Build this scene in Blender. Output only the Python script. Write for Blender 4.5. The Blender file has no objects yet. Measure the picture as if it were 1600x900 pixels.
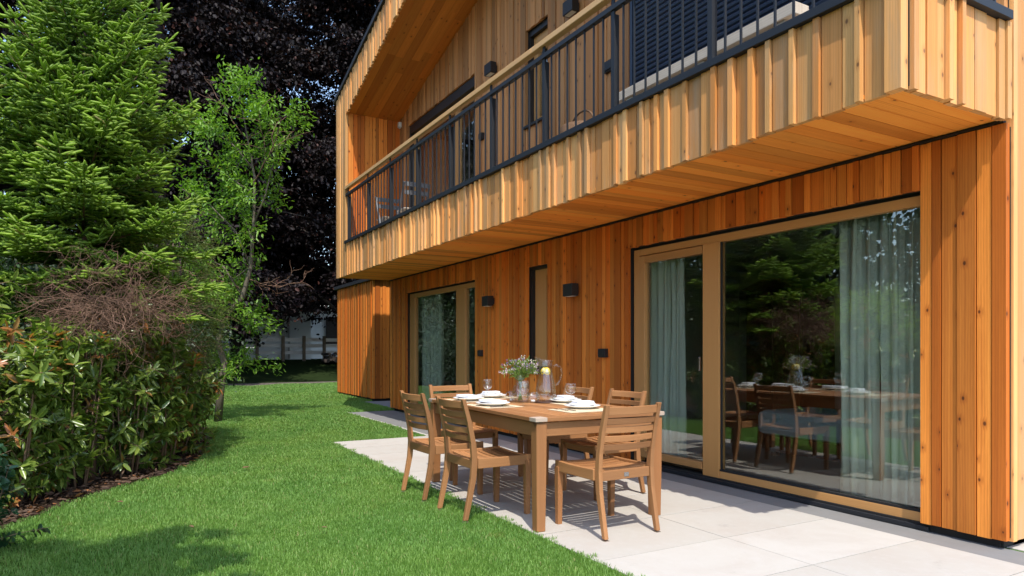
import bpy, bmesh, math, random
import numpy as np
from mathutils import Vector, Matrix
R = math.radians
random.seed(7)
rng = np.random.default_rng(11)
SC = bpy.context.scene
COL = SC.collection

# ------------------------------------------------------------------ camera
cam_d = bpy.data.cameras.new("camera"); cam = bpy.data.objects.new("camera", cam_d); COL.objects.link(cam)
CAM_H = 1.22
cam_d.sensor_width = 36; cam_d.lens = 24.0; cam_d.shift_y = 0.06; cam_d.clip_start = 0.05; cam_d.clip_end = 2000
cam.location = (0, 0, CAM_H); cam.rotation_euler = (R(90), 0, math.asin(.8706)); SC.camera = cam

# ------------------------------------------------------------------ light
SUNV = Vector((1.41, -0.51, 2.62)).normalized()          # towards the sun
elev = math.asin(SUNV.z); azim = math.atan2(SUNV.x, SUNV.y)
w = bpy.data.worlds.new("World"); SC.world = w; w.use_nodes = True
nt = w.node_tree; nt.nodes.clear()
sky = nt.nodes.new("ShaderNodeTexSky"); sky.sky_type = 'NISHITA'; sky.sun_disc = False
sky.sun_elevation = elev; sky.sun_rotation = azim; sky.air_density = 1.0; sky.dust_density = 1.0; sky.ozone_density = 1.0
bg = nt.nodes.new("ShaderNodeBackground"); bg.inputs[1].default_value = 0.15
wo = nt.nodes.new("ShaderNodeOutputWorld")
nt.links.new(sky.outputs[0], bg.inputs[0]); nt.links.new(bg.outputs[0], wo.inputs[0])
sd = bpy.data.lights.new("sun", 'SUN'); sun = bpy.data.objects.new("sun", sd); COL.objects.link(sun)
sd.energy = 2.3; sd.angle = R(0.5); sd.color = (1.0, 0.95, 0.88)
sun.rotation_euler = (-SUNV).to_track_quat('-Z', 'Y').to_euler(); sun.location = (5, -3, 12)
SC.view_settings.view_transform = 'Standard'; SC.view_settings.look = 'None'
SC.view_settings.exposure = 1.28; SC.view_settings.gamma = 1
try:
    SC.cycles.max_bounces = 10; SC.cycles.diffuse_bounces = 4; SC.cycles.transparent_max_bounces = 24
    SC.cycles.glossy_bounces = 5; SC.cycles.use_denoising = True
except Exception: pass

# ------------------------------------------------------------------ node helpers
class NT:
    def __init__(s, name):
        s.m = bpy.data.materials.new(name); s.m.use_nodes = True; s.t = s.m.node_tree; s.t.nodes.clear()
        s.out = s.t.nodes.new("ShaderNodeOutputMaterial")
    def n(s, typ, ins=None, **props):
        x = s.t.nodes.new(typ)
        for k, v in props.items(): setattr(x, k, v)
        for k, v in (ins or {}).items():
            sock = x.inputs[k]
            if isinstance(v, bpy.types.NodeSocket): s.t.links.new(v, sock)
            else: sock.default_value = v
        return x
    def math(s, op, a, b=0.0, c=None, clamp=False):
        x = s.n("ShaderNodeMath", {0: a, 1: b}, operation=op); x.use_clamp = clamp
        if c is not None:
            if isinstance(c, bpy.types.NodeSocket): s.t.links.new(c, x.inputs[2])
            else: x.inputs[2].default_value = c
        return x.outputs[0]
    def mix(s, f, a, b, blend='MIX'):
        x = s.n("ShaderNodeMix", data_type='RGBA', blend_type=blend)
        for i, v in ((0, f), (6, a), (7, b)):
            if isinstance(v, bpy.types.NodeSocket): s.t.links.new(v, x.inputs[i])
            else: x.inputs[i].default_value = v if i == 0 else (tuple(v) + (1,) if len(v) == 3 else v)
        return x.outputs[2]
    def ss(s, v, a, b):
        x = s.n("ShaderNodeMapRange", {0: v, 1: a, 2: b, 3: 0.0, 4: 1.0}, interpolation_type='SMOOTHSTEP'); return x.outputs[0]
    def noise(s, vec, scale, detail=3, rough=.5, dist=0.0):
        x = s.n("ShaderNodeTexNoise", {'Vector': vec, 'Scale': scale, 'Detail': detail, 'Roughness': rough, 'Distortion': dist}); return x.outputs['Fac']
    def comb(s, x, y, z=0.0): return s.n("ShaderNodeCombineXYZ", {0: x, 1: y, 2: z}).outputs[0]
    def surf(s, shader): s.t.links.new(shader, s.out.inputs[0]); return s.m
    def bump(s, h, strength=.3, dist=.002): return s.n("ShaderNodeBump", {'Height': h, 'Strength': strength, 'Distance': dist}).outputs[0]
def bsdf(N, **k):
    names = dict(col='Base Color', rough='Roughness', metal='Metallic', spec='Specular IOR Level', normal='Normal', trans='Transmission Weight', ior='IOR', sub='Subsurface Weight', coat='Coat Weight')
    x = N.n("ShaderNodeBsdfPrincipled")
    for a, v in k.items():
        s = x.inputs[names[a]]
        if isinstance(v, bpy.types.NodeSocket): N.t.links.new(v, s)
        else: s.default_value = (tuple(v) + (1,)) if a == 'col' and len(v) == 3 else v
    return x.outputs[0]
def plain(name, col, rough=.5, metal=0.0, spec=.5, var=0.0, vs=8.0, bump=0.0):
    N = NT(name); c = col; kw = {}
    if var or bump:
        P = N.n("ShaderNodeNewGeometry").outputs['Position']
        f = N.noise(P, vs, 5, .6)
        if var: c = N.mix(f, tuple(x * (1 - var) for x in col), tuple(min(1, x * (1 + var)) for x in col))
        if bump: kw['normal'] = N.bump(N.noise(P, vs * 6, 4, .6), bump, .003)
    return N.surf(bsdf(N, col=c, rough=rough, metal=metal, spec=spec, **kw))

def wood(name, light, mid, dark, knotcol, ring=75.0, rough=.6, knots=.45, contrast=.55, tintvar=1.0, weather=None, spec=.3, kn_scale=5.0):
    N = NT(name)
    uv = N.n("ShaderNodeUVMap", uv_map="UVMap").outputs[0]; tv = N.n("ShaderNodeUVMap", uv_map="tint").outputs[0]
    s = N.n("ShaderNodeSeparateXYZ", {0: uv}); u, v = s.outputs[0], s.outputs[1]
    t = N.n("ShaderNodeSeparateXYZ", {0: tv}); t1, t2 = t.outputs[0], t.outputs[1]
    # knots
    kv = N.comb(N.math('MULTIPLY', u, kn_scale * 1.25), N.math('MULTIPLY', v, kn_scale * .8))
    vo = N.n("ShaderNodeTexVoronoi", {'Vector': kv, 'Scale': 1.0, 'Randomness': 1.0}, voronoi_dimensions='2D')
    kd = vo.outputs['Distance']; kr = N.n("ShaderNodeSeparateColor", {0: vo.outputs['Color']}).outputs[0]
    has = N.math('GREATER_THAN', kr, 1.0 - knots)
    kn = N.math('MULTIPLY', N.math('SUBTRACT', 1.0, N.ss(kd, N.math('MULTIPLY', kr, .035), N.math('MULTIPLY', kr, .085))), has)
    halo = N.math('MULTIPLY', N.math('SUBTRACT', 1.0, N.ss(kd, .03, .22)), has)
    # growth rings
    big = N.noise(N.comb(N.math('MULTIPLY', u, 11.0), N.math('MULTIPLY', v, .6)), 1.0, 2, .5)
    ph = N.math('ADD', N.math('MULTIPLY', u, ring * 5.0), N.math('MULTIPLY', big, 13.0))
    ph = N.math('ADD', ph, N.math('MULTIPLY', halo, 4.0))
    band = N.math('MULTIPLY_ADD', N.math('SINE', ph), .5, .5)
    fine = N.noise(N.comb(N.math('MULTIPLY', u, 260.0), N.math('MULTIPLY', v, 7.0)), 1.0, 3, .6)
    streak = N.noise(N.comb(N.math('MULTIPLY', u, 22.0), N.math('MULTIPLY', v, .55)), 1.0, 3, .55)
    g = N.math('MULTIPLY_ADD', band, .11, N.math('MULTIPLY_ADD', fine, .36, N.math('MULTIPLY', streak, .50)))
    g = N.ss(g, .5 - contrast * .5, .5 + contrast * .6)
    base = N.mix(t1, light, mid)
    base = N.mix(N.math('MULTIPLY', g, .85), base, dark)
    base = N.mix(N.math('MULTIPLY', halo, .5), base, dark)
    base = N.mix(N.math('MULTIPLY', kn, .85), base, knotcol)
    br = N.math('MULTIPLY', N.math('MULTIPLY_ADD', N.math('SUBTRACT', t2, .5), .5 * tintvar, 1.0), N.math('MULTIPLY_ADD', N.n('ShaderNodeObjectInfo').outputs['Random'], .34, .83))
    base = N.n("ShaderNodeVectorMath", {0: base, 3: br}, operation='SCALE').outputs[0]
    if weather:
        P = N.n("ShaderNodeNewGeometry").outputs['Position']
        ps = N.n("ShaderNodeVectorMath", {0: P, 1: (7.0, 7.0, .9)}, operation='MULTIPLY').outputs[0]
        base = N.mix(N.math('MULTIPLY', N.ss(N.noise(ps, 1.0, 5, .65), .45, .75), .55), base, weather)
    nr = N.bump(fine, .15, .001)
    return N.surf(bsdf(N, col=base, rough=rough, spec=spec, normal=nr))

M = {}
M['facade'] = wood("larch_facade", (.78, .43, .155), (.72, .285, .070), (.43, .175, .042), (.13, .05, .018), knots=.42, contrast=.6, weather=(.44, .32, .20), tintvar=1.3)
M['cladding'] = wood("larch_cladding", (.90, .325, .052), (.72, .175, .017), (.37, .078, .008), (.06, .018, .006), knots=.55, contrast=.6, tintvar=1.35)
M['cladding_upper'] = wood("weathered_shade_darkened_larch", (.52, .255, .095), (.42, .175, .055), (.25, .095, .026), (.06, .02, .008), knots=.4, contrast=.6, tintvar=1.3)  # greyed boards, darkened further so the colour carries the balcony recess's shade
M['soffit'] = wood("larch_soffit", (.93, .375, .062), (.89, .275, .034), (.58, .155, .017), (.14, .045, .012), knots=.36, contrast=.55, tintvar=1.0)
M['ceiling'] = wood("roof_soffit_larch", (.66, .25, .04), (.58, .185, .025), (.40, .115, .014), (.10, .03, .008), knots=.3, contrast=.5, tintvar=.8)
M['frame'] = wood("spruce_window_frame", (.56, .29, .10), (.52, .255, .08), (.42, .19, .055), (.3, .13, .04), ring=110, knots=.04, contrast=.9, tintvar=.25, rough=.45, spec=.4)
M['handrail'] = wood("oiled_handrail", (.82, .50, .22), (.78, .45, .18), (.60, .32, .12), (.3, .15, .07), ring=110, knots=.05, contrast=.8, tintvar=.3, rough=.45)
M['teak'] = wood("teak", (.40, .192, .076), (.32, .138, .050), (.20, .085, .030), (.1, .045, .018), ring=130, knots=.03, contrast=.8, tintvar=.8, rough=.55, kn_scale=3)
M['teak_grey'] = wood("weathered_teak", (.42, .34, .27), (.38, .30, .23), (.26, .19, .14), (.1, .06, .04), ring=130, knots=.02, contrast=.7, tintvar=.5, rough=.7)
M['greywood'] = wood("weathered_plank", (.52, .46, .38), (.44, .37, .29), (.28, .22, .16), (.1, .07, .05), knots=.2, contrast=.7, rough=.75)
M['darkwood'] = wood("dark_wardrobe_wood", (.16, .06, .025), (.12, .045, .02), (.06, .02, .01), (.02, .01, .01), knots=.05, rough=.35)
M['fencewood'] = wood("pale_fence_wood", (.75, .72, .68), (.65, .61, .57), (.48, .44, .4), (.1, .08, .06), knots=.1, rough=.8)
M['metal'] = plain("anthracite_metal", (.012, .014, .018), .55, 0.0, .5)
M['black'] = plain("black_membrane", (.012, .011, .010), .8)
M['lampblack'] = plain("black_powder_coat", (.014, .013, .013), .5)
M['shutter'] = plain("blue_grey_shutter", (.022, .034, .060), .4, .0, .5)
M['plaster'] = plain("interior_plaster", (.50, .48, .44), .9)
M['plaster_w'] = plain("white_render", (.80, .81, .80), .9, var=.1, vs=1.2)
M['floor_i'] = plain("interior_floor", (.16, .11, .07), .35)
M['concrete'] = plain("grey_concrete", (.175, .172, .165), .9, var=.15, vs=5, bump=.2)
M['ceramic'] = plain("white_ceramic", (.82, .82, .80), .15, 0, .6)
M['napkin'] = plain("white_napkin", (.78, .78, .80), .9, var=.04, vs=60, bump=.15)
M['steel'] = plain("cutlery_steel", (.38, .38, .38), .25, 1.0)
M['whitemetal'] = plain("white_painted_metal", (.16, .165, .175), .4)
M['plastic_w'] = plain("white_plastic", (.7, .7, .7), .5)
M['rooftile'] = plain("red_brown_roof_tiles", (.22, .075, .05), .8, var=.4, vs=6)
M['rooffelt'] = plain("dark_roof_edge", (.02, .021, .024), .6)
M['bedcloth'] = plain("grey_blue_bedspread", (.36, .42, .44), .95, var=.06, vs=12)
M['mat'] = plain("cream_placemat", (.62, .50, .33), .9, var=.1, vs=90, bump=.3)
M['coaster'] = plain("dark_brown_coaster", (.07, .03, .018), .6)
M['wicker'] = plain("brown_wicker", (.16, .085, .04), .8, var=.5, vs=70, bump=.6)
M['tarp'] = plain("pale_blue_tarp", (.30, .36, .45), .5)
M['log'] = plain("dark_firewood", (.06, .045, .035), .9, var=.4, vs=12)
M['lemon'] = plain("lemon_slice", (.85, .58, .02), .4, var=.15, vs=60)
M['lemonpith'] = plain("lemon_pith", (.9, .82, .45), .5)
M['rubber'] = plain("grey_foot_cap", (.16, .12, .09), .7)

def curtain_mat():
    N = NT("sage_curtain")
    P = N.n("ShaderNodeNewGeometry").outputs['Position']
    c = N.mix(N.noise(P, 3.0, 3), (.66, .69, .60), (.72, .75, .66))
    d = N.n("ShaderNodeBsdfDiffuse", {'Color': c}).outputs[0]
    tr = N.n("ShaderNodeBsdfTranslucent", {'Color': c}).outputs[0]
    return N.surf(N.n("ShaderNodeMixShader", {0: .35, 1: d, 2: tr}).outputs[0])
M['curtain'] = curtain_mat()
def glass_mat(name, tint, refl, mx, rough=0.0):
    N = NT(name)
    fc = N.n("ShaderNodeLayerWeight", {'Blend': .5}).outputs['Facing']          # 1 - |cos|, the same from both sides
    f = N.math('MULTIPLY_ADD', N.math('POWER', fc, 4.5), refl, mx, clamp=True)
    a = N.n("ShaderNodeBsdfTransparent", {'Color': tint + (1,)}).outputs[0]
    b = N.n("ShaderNodeBsdfGlossy", {'Color': (1, 1, 1, 1), 'Roughness': rough}).outputs[0]
    return N.surf(N.n("ShaderNodeMixShader", {0: f, 1: a, 2: b}).outputs[0])
M['pane'] = glass_mat("window_glass", (.91, .95, .93), .85, .115)
def glassware():
    N = NT("clear_glassware")
    lw = N.n("ShaderNodeLayerWeight", {'Blend': .35}).outputs['Facing']
    f = N.math('MULTIPLY_ADD', N.math('POWER', lw, 2.2), .46, .05, clamp=True)
    a = N.n("ShaderNodeBsdfTransparent", {'Color': (.965, .975, .97, 1)}).outputs[0]
    b = N.n("ShaderNodeBsdfGlossy", {'Color': (1, 1, 1, 1), 'Roughness': .03}).outputs[0]
    return N.surf(N.n("ShaderNodeMixShader", {0: f, 1: a, 2: b}).outputs[0])
M['glass'] = glassware()
M['water'] = glass_mat("water", (.985, .992, .985), .3, .01)

def leaf_mat(name, c0, c1, c2, rough=.45, transl=.3, spec=.4):
    N = NT(name)
    t = N.n("ShaderNodeSeparateXYZ", {0: N.n("ShaderNodeUVMap", uv_map="tint").outputs[0]})
    c = N.mix(t.outputs[0], c0, c1); c = N.mix(t.outputs[1], c, c2)
    p = bsdf(N, col=c, rough=rough, spec=spec)
    cc = N.n("ShaderNodeVectorMath", {0: c, 1: (1.25, 1.35, .6)}, operation='MULTIPLY').outputs[0]
    tr = N.n("ShaderNodeBsdfTranslucent", {'Color': cc}).outputs[0]
    return N.surf(N.n("ShaderNodeMixShader", {0: transl, 1: p, 2: tr}).outputs[0])
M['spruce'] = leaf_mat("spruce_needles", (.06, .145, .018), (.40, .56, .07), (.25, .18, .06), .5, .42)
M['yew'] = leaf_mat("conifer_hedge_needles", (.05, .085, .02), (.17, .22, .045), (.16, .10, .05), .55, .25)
M['laurel'] = leaf_mat("glossy_shrub_leaves", (.05, .105, .016), (.25, .33, .06), (.40, .15, .05), .30, .34, .5)
M['box'] = leaf_mat("dark_round_leaves", (.018, .055, .022), (.035, .10, .035), (.1, .08, .03), .35, .2, .5)
M['sapling'] = leaf_mat("bright_green_leaves", (.08, .19, .02), (.20, .36, .04), (.25, .25, .05), .45, .4)
M['beech'] = leaf_mat("copper_beech_leaves", (.005, .0032, .0036), (.016, .009, .009), (.075, .026, .017), .55, .12, .2)
M['greenfar'] = leaf_mat("dark_green_leaves", (.02, .04, .015), (.05, .09, .03), (.05, .05, .03), .5, .2)
M['bark'] = plain("grey_brown_bark", (.17, .125, .085), .9, var=.35, vs=22, bump=.6)
M['barkdark'] = plain("dark_bark", (.05, .038, .03), .9, var=.35, vs=10, bump=.6)
M['barkred'] = plain("red_brown_bark", (.13, .075, .045), .9, var=.4, vs=25, bump=.6)
M['barkpale'] = plain("pale_green_bark", (.13, .11, .075), .9, var=.45, vs=16, bump=.5)
M['twig'] = plain("dead_grey_brown_twigs", (.165, .092, .058), .9, var=.5, vs=9)
M['stem'] = plain("reddish_brown_stem", (.20, .12, .07), .8, var=.3, vs=20)
M['deadleaf'] = leaf_mat("dry_leaf_litter", (.045, .025, .016), (.13, .08, .05), (.34, .14, .05), .8, .1)
M['flowerstem'] = leaf_mat("bouquet_greenery", (.09, .17, .03), (.22, .32, .06), (.3, .3, .1), .5, .35)
M['petal'] = leaf_mat("pale_petals", (.55, .40, .55), (.80, .72, .72), (.30, .20, .42), .6, .3)

def grass_mat():
    N = NT("grass_blades")
    t = N.n("ShaderNodeSeparateXYZ", {0: N.n("ShaderNodeUVMap", uv_map="tint").outputs[0]})
    P = N.n("ShaderNodeNewGeometry").outputs['Position']
    pt = N.ss(N.noise(P, .9, 4, .6), .35, .68); pf = N.ss(N.noise(P, 5.0, 4, .6), .35, .7)
    c = N.mix(t.outputs[0], (.090, .205, .034), (.235, .41, .100))
    c = N.mix(N.math('MULTIPLY', pt, .45), c, (.27, .40, .08))
    c = N.mix(N.math('MULTIPLY', pf, .25), c, (.08, .19, .024))
    dry = N.ss(N.noise(P, 2.1, 4, .65), .64, .78); c = N.mix(N.math('MULTIPLY', dry, .55), c, (.36, .34, .09))
    c = N.mix(t.outputs[1], c, (.38, .35, .15))
    p = bsdf(N, col=c, rough=.5, spec=.35)
    tr = N.n("ShaderNodeBsdfTranslucent", {'Color': N.n("ShaderNodeVectorMath", {0: c, 1: (1.2, 1.25, .7)}, operation='MULTIPLY').outputs[0]}).outputs[0]
    return N.surf(N.n("ShaderNodeMixShader", {0: .35, 1: p, 2: tr}).outputs[0])
M['grass'] = grass_mat()
M['turf'] = plain("turf_base", (.055, .115, .018), .95, spec=0, var=.35, vs=14)
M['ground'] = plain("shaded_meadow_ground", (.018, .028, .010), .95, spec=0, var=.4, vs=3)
M['dirt'] = plain("grey_brown_gravel_path", (.12, .10, .085), .95, spec=0, var=.3, vs=14, bump=.4)
M['soil'] = plain("mulched_soil", (.045, .030, .022), .95, spec=0, var=.5, vs=18, bump=.8)

def stone_mat():
    N = NT("cream_stone_slab")
    P = N.n("ShaderNodeNewGeometry").outputs['Position']
    t = N.n("ShaderNodeSeparateXYZ", {0: N.n("ShaderNodeUVMap", uv_map="tint").outputs[0]})
    a = N.ss(N.noise(P, 1.7, 6, .62, .6), .38, .75); b = N.noise(P, 14.0, 5, .7)
    c = N.mix(t.outputs[0], (.395, .370, .325), (.450, .426, .382))
    c = N.mix(N.math('MULTIPLY', a, .55), c, (.37, .32, .27))
    c = N.mix(N.math('MULTIPLY', N.ss(b, .45, .8), .35), c, (.46, .445, .425))
    c = N.mix(N.math('MULTIPLY', N.ss(N.noise(P, 45.0, 3, .6), .62, .75), .2), c, (.26, .22, .19))
    st = N.ss(N.noise(P, 3.1, 6, .7), .58, .72)
    c = N.mix(N.math('MULTIPLY', st, .42), c, (.27, .245, .215))
    return N.surf(bsdf(N, col=c, rough=.72, spec=.3, normal=N.bump(b, .08, .002)))
M['stone'] = stone_mat()

# ------------------------------------------------------------------ mesh builder
class MB:
    def __init__(s): s.v = []; s.f = []; s.uv = []; s.t = []; s.mi = []; s.sm = []
    def face(s, pts, uvs, tint, mi=0, smooth=False):
        i = len(s.v); s.v.extend(pts); s.f.append(tuple(range(i, i + len(pts)))); s.uv.extend(uvs); s.t.extend([tint] * len(pts)); s.mi.append(mi); s.sm.append(smooth)
    def box(s, x0, x1, y0, y1, z0, z1, grain='z', mi=0, tint=None, rot=None, skip=()):
        """box with wood coordinates along the grain axis"""
        tint = tint or (random.random(), random.random()); ou, ov = random.uniform(0, 40), random.uniform(0, 40)
        g = 'xyz'.index(grain)
        c = [(x0, y0, z0), (x1, y0, z0), (x1, y1, z0), (x0, y1, z0), (x0, y0, z1), (x1, y0, z1), (x1, y1, z1), (x0, y1, z1)]
        F = {'-z': (0, 3, 2, 1), '+z': (4, 5, 6, 7), '-y': (0, 1, 5, 4), '+x': (1, 2, 6, 5), '+y': (2, 3, 7, 6), '-x': (3, 0, 4, 7)}
        for k, q in F.items():
            if k in skip: continue
            ax = 'xyz'.index(k[1]); pts = [c[i] for i in q]
            oth = [a for a in range(3) if a != ax]
            if g in oth: va = g; ua = [a for a in oth if a != g][0]
            else: ua, va = oth
            kk = .37 * ax
            uvs = [(p[ua] - c[0][ua] + ou + kk, p[va] - c[0][va] + ov) for p in pts]
            if rot: pts = [tuple(rot @ Vector(p)) for p in pts]
            s.face(pts, uvs, tint, mi)
    def loft(s, secs, mi=0, tint=None, caps=True, smooth=False, closed=True):
        """secs: list of rings (lists of points)"""
        tint = tint or (random.random(), random.random()); ou, ov = random.uniform(0, 40), random.uniform(0, 40)
        n = len(secs[0]); per = [0.0]
        for i in range(n): per.append(per[-1] + (Vector(secs[0][(i + 1) % n]) - Vector(secs[0][i])).length)
        base = len(s.v)
        for r in secs: s.v.extend(tuple(p) for p in r)
        L = ov
        for j in range(len(secs) - 1):
            ca = sum((Vector(p) for p in secs[j]), Vector()) / n; cb = sum((Vector(p) for p in secs[j + 1]), Vector()) / n
            dl = (cb - ca).length
            for i in range(n if closed else n - 1):
                k = (i + 1) % n; a = base + j * n
                s.f.append((a + i, a + k, a + n + k, a + n + i))
                s.uv.extend([(ou + per[i], L), (ou + per[i + 1], L), (ou + per[i + 1], L + dl), (ou + per[i], L + dl)]); s.t.extend([tint] * 4); s.mi.append(mi); s.sm.append(smooth)
            L += dl
        if caps and closed:
            for j, rev in ((0, True), (len(secs) - 1, False)):
                idx = [base + j * n + i for i in range(n)]
                if rev: idx.reverse()
                s.f.append(tuple(idx)); r0 = Vector(s.v[idx[0]])
                s.uv.extend([(ou + (Vector(s.v[i]) - r0).x, ov + (Vector(s.v[i]) - r0).y) for i in idx]); s.t.extend([tint] * n); s.mi.append(mi); s.sm.append(False)
    def tube(s, path, rad, n=6, mi=0, tint=None, smooth=True, caps=True):
        path = [Vector(p) for p in path]; rings = []; up = Vector((0, 0, 1))
        if not hasattr(rad, '__len__'): rad = [rad] * len(path)
        prev = None
        for i, p in enumerate(path):
            d = (path[min(i + 1, len(path) - 1)] - path[max(i - 1, 0)])
            if d.length < 1e-9: d = Vector((0, 0, 1))
            d.normalize()
            if prev is None:
                a = d.orthogonal().normalized()
            else:
                a = (prev - d * prev.dot(d)); a = a.normalized() if a.length > 1e-6 else d.orthogonal().normalized()
            prev = a; b = d.cross(a)
            rings.append([tuple(p + (a * math.cos(2 * math.pi * k / n) + b * math.sin(2 * math.pi * k / n)) * rad[i]) for k in range(n)])
        s.loft(rings, mi, tint, caps, smooth)
    def lathe(s, prof, n=32, center=(0, 0, 0), mi=0, smooth=True, caps=False):
        cx, cy, cz = center
        rings = [[(cx + r * math.cos(2 * math.pi * k / n), cy + r * math.sin(2 * math.pi * k / n), cz + z) for k in range(n)] for r, z in prof]
        s.loft(rings, mi, (.5, .5), caps, smooth)
    def bar(s, p0, p1, wx, wy, side=(0, 0, 1), mi=0, tint=None):
        p0, p1 = Vector(p0), Vector(p1); d = (p1 - p0).normalized(); a = Vector(side); a = (a - d * a.dot(d)).normalized(); b = d.cross(a)
        ring = lambda p: [tuple(p + a * (sx * wx / 2) + b * (sy * wy / 2)) for sx, sy in ((-1, -1), (1, -1), (1, 1), (-1, 1))]
        s.loft([ring(p0), ring(p1)], mi, tint)

def setprops(o, label=None, cat=None, group=None, kind=None):
    if label: o['label'] = label
    if cat: o['category'] = cat
    if group: o['group'] = group
    if kind: o['kind'] = kind
    return o
OFF = {}
def build(mb, name, mats, parent=None, world=True, bevel=0, weld=False, solid=0):
    off = OFF.get(parent.name, Vector()) if (parent is not None and world) else Vector()
    me = bpy.data.meshes.new(name)
    me.from_pydata([tuple(Vector(v) - off) for v in mb.v], [], mb.f)
    u = me.uv_layers.new(name="UVMap"); t = me.uv_layers.new(name="tint")
    u.data.foreach_set('uv', np.array(mb.uv, dtype=np.float32).ravel()); t.data.foreach_set('uv', np.array(mb.t, dtype=np.float32).ravel())
    for m in (mats if isinstance(mats, (list, tuple)) else [mats]): me.materials.append(M[m] if isinstance(m, str) else m)
    me.polygons.foreach_set('material_index', mb.mi); me.polygons.foreach_set('use_smooth', mb.sm)
    me.update()
    o = bpy.data.objects.new(name, me); COL.objects.link(o)
    if parent is not None: o.parent = parent; OFF[o.name] = off
    if weld:
        b = bmesh.new(); b.from_mesh(me); bmesh.ops.remove_doubles(b, verts=b.verts, dist=1e-5); b.to_mesh(me); b.free()
    if bevel:
        if not weld:
            b = bmesh.new(); b.from_mesh(me); bmesh.ops.remove_doubles(b, verts=b.verts, dist=1e-5); b.to_mesh(me); b.free()
        md = o.modifiers.new("bevel", 'BEVEL'); md.width = bevel; md.segments = 2; md.limit_method = 'ANGLE'; md.angle_limit = R(40)
    if solid:
        md = o.modifiers.new("thickness", 'SOLIDIFY'); md.thickness = solid; md.offset = 0
    return o
def thing(name, label, cat, loc=(0, 0, 0), rz=0, group=None):
    o = bpy.data.objects.new(name, None); COL.objects.link(o); o.location = loc; o.rotation_euler = (0, 0, rz); o.empty_display_size = .1
    setprops(o, label, cat, group); OFF[o.name] = Vector(loc); return o
def npmesh(name, V, F, tint, mat, parent=None, tri=False, smooth=False):
    """F: (m,k) vertex ids; tint: (nv,2)"""
    off = OFF.get(parent.name, Vector()) if parent is not None else Vector()
    V = np.asarray(V, dtype=np.float32) - np.array(off, dtype=np.float32)
    me = bpy.data.meshes.new(name); m, k = F.shape
    me.vertices.add(len(V)); me.vertices.foreach_set('co', V.ravel())
    me.loops.add(m * k); me.loops.foreach_set('vertex_index', F.astype(np.int32).ravel())
    me.polygons.add(m); me.polygons.foreach_set('loop_start', np.arange(0, m * k, k, dtype=np.int32))
    me.update(calc_edges=True)
    for nm in ("UVMap", "tint"): me.uv_layers.new(name=nm)
    me.uv_layers["tint"].data.foreach_set('uv', np.asarray(tint, dtype=np.float32)[F.ravel()].ravel())
    me.materials.append(M[mat])
    if smooth: me.polygons.foreach_set('use_smooth', np.ones(m, dtype=bool))
    me.update()
    o = bpy.data.objects.new(name, me); COL.objects.link(o)
    if parent is not None: o.parent = parent; OFF[o.name] = off
    return o
def dup(root, loc, rz, label=None, group=None):
    r = root.copy(); COL.objects.link(r); r.location = loc; r.rotation_euler = (0, 0, rz); OFF[r.name] = Vector(loc)
    if label: r['label'] = label
    if group: r['group'] = group
    for ch in list(root.children):
        c = ch.copy(); COL.objects.link(c); c.parent = r
        for g in list(ch.children):
            d = g.copy(); COL.objects.link(d); d.parent = c
    return r
# ------------------------------------------------------------------ the house
XL, XR, YB, YW, ZS = -13.30, -2.12, 3.588, 4.643, 2.62
house = thing('timber_house', 'long larch clad house with a full length balcony over the patio', 'house', (-7.7, 4.643, 0))
FW = [.06, .075, .09, .105, .12, .135]
WID = [.052, .06, .068, .078, .088, .10, .115]
def cut(z0, z1, ops):
    iv = [(z0, z1)]
    for a, b in ops:
        nv = []
        for p, q in iv:
            if b <= p or a >= q: nv.append((p, q)); continue
            if a - p > .02: nv.append((p, a))
            if q - b > .02: nv.append((b, q))
        iv = nv
    return iv
def clad(mb, axis, a0, a1, zb, zt, face, ops=(), relief=(0, .009, .018), widths=WID, sgn=-1, back=.03, jit=.004, breaks=(), gap=.0036, alt=False):
    """vertical boards along an axis ('x': wall facing -y, 'y': wall facing +x)"""
    br = sorted(set([a0, a1] + [o[0] for o in ops] + [o[1] for o in ops] + list(breaks))); br = [b for b in br if a0 <= b <= a1]
    fb = zb if callable(zb) else (lambda p: zb); ft = zt if callable(zt) else (lambda p: zt)
    last = 0
    for b0, b1 in zip(br[:-1], br[1:]):
        p = b0
        while p < b1 - .004:
            bat = alt and last < .02 and random.random() < .62
            q = p + (random.uniform(.038, .056) if bat else random.choice(widths))
            if b1 - q < .05: q = b1
            m = (p + q) / 2
            rl = random.choice([r for r in relief if r != last] or relief)
            if alt: rl = random.choice((.026, .034)) if bat else random.choice((0, .008, .014))
            last = rl
            for za, zc in cut(fb(m), ft(m), [(o[2], o[3]) for o in ops if o[0] < m < o[1]]):
                za2 = za + random.uniform(-jit, jit); g = gap
                tw = (random.random() ** 1.2, random.random())
                if axis == 'x': mb.box(p + g, q - g, face - rl, face + back, za2, zc, 'z', 0, tw)
                else: mb.box(face - back, face + rl, p + g, q - g, za2, zc, 'z', 0, tw)
            p = q
        # dark membrane behind the joints
        m = (b0 + b1) / 2
        for za, zc in cut(max(fb(b0), fb(b1)) + .02, min(ft(b0), ft(b1)) - .02, [(o[2], o[3]) for o in ops if o[0] < m < o[1]]):
            if axis == 'x': mb.box(b0, b1, face + back + .001, face + back + .012, za, zc, 'z', 1)
            else: mb.box(face - back - .012, face - back - .001, b0, b1, za, zc, 'z', 1)
def core(mb, x0, x1, y0, y1, z0, z1, ops, mi=0):
    br = sorted(set([x0, x1] + [o[0] for o in ops] + [o[1] for o in ops]))
    for a, b in zip(br[:-1], br[1:]):
        m = (a + b) / 2
        for za, zc in cut(z0, z1, [(o[2], o[3]) for o in ops if o[0] < m < o[1]]): mb.box(a, b, y0, y1, za, zc, 'z', mi)

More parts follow.
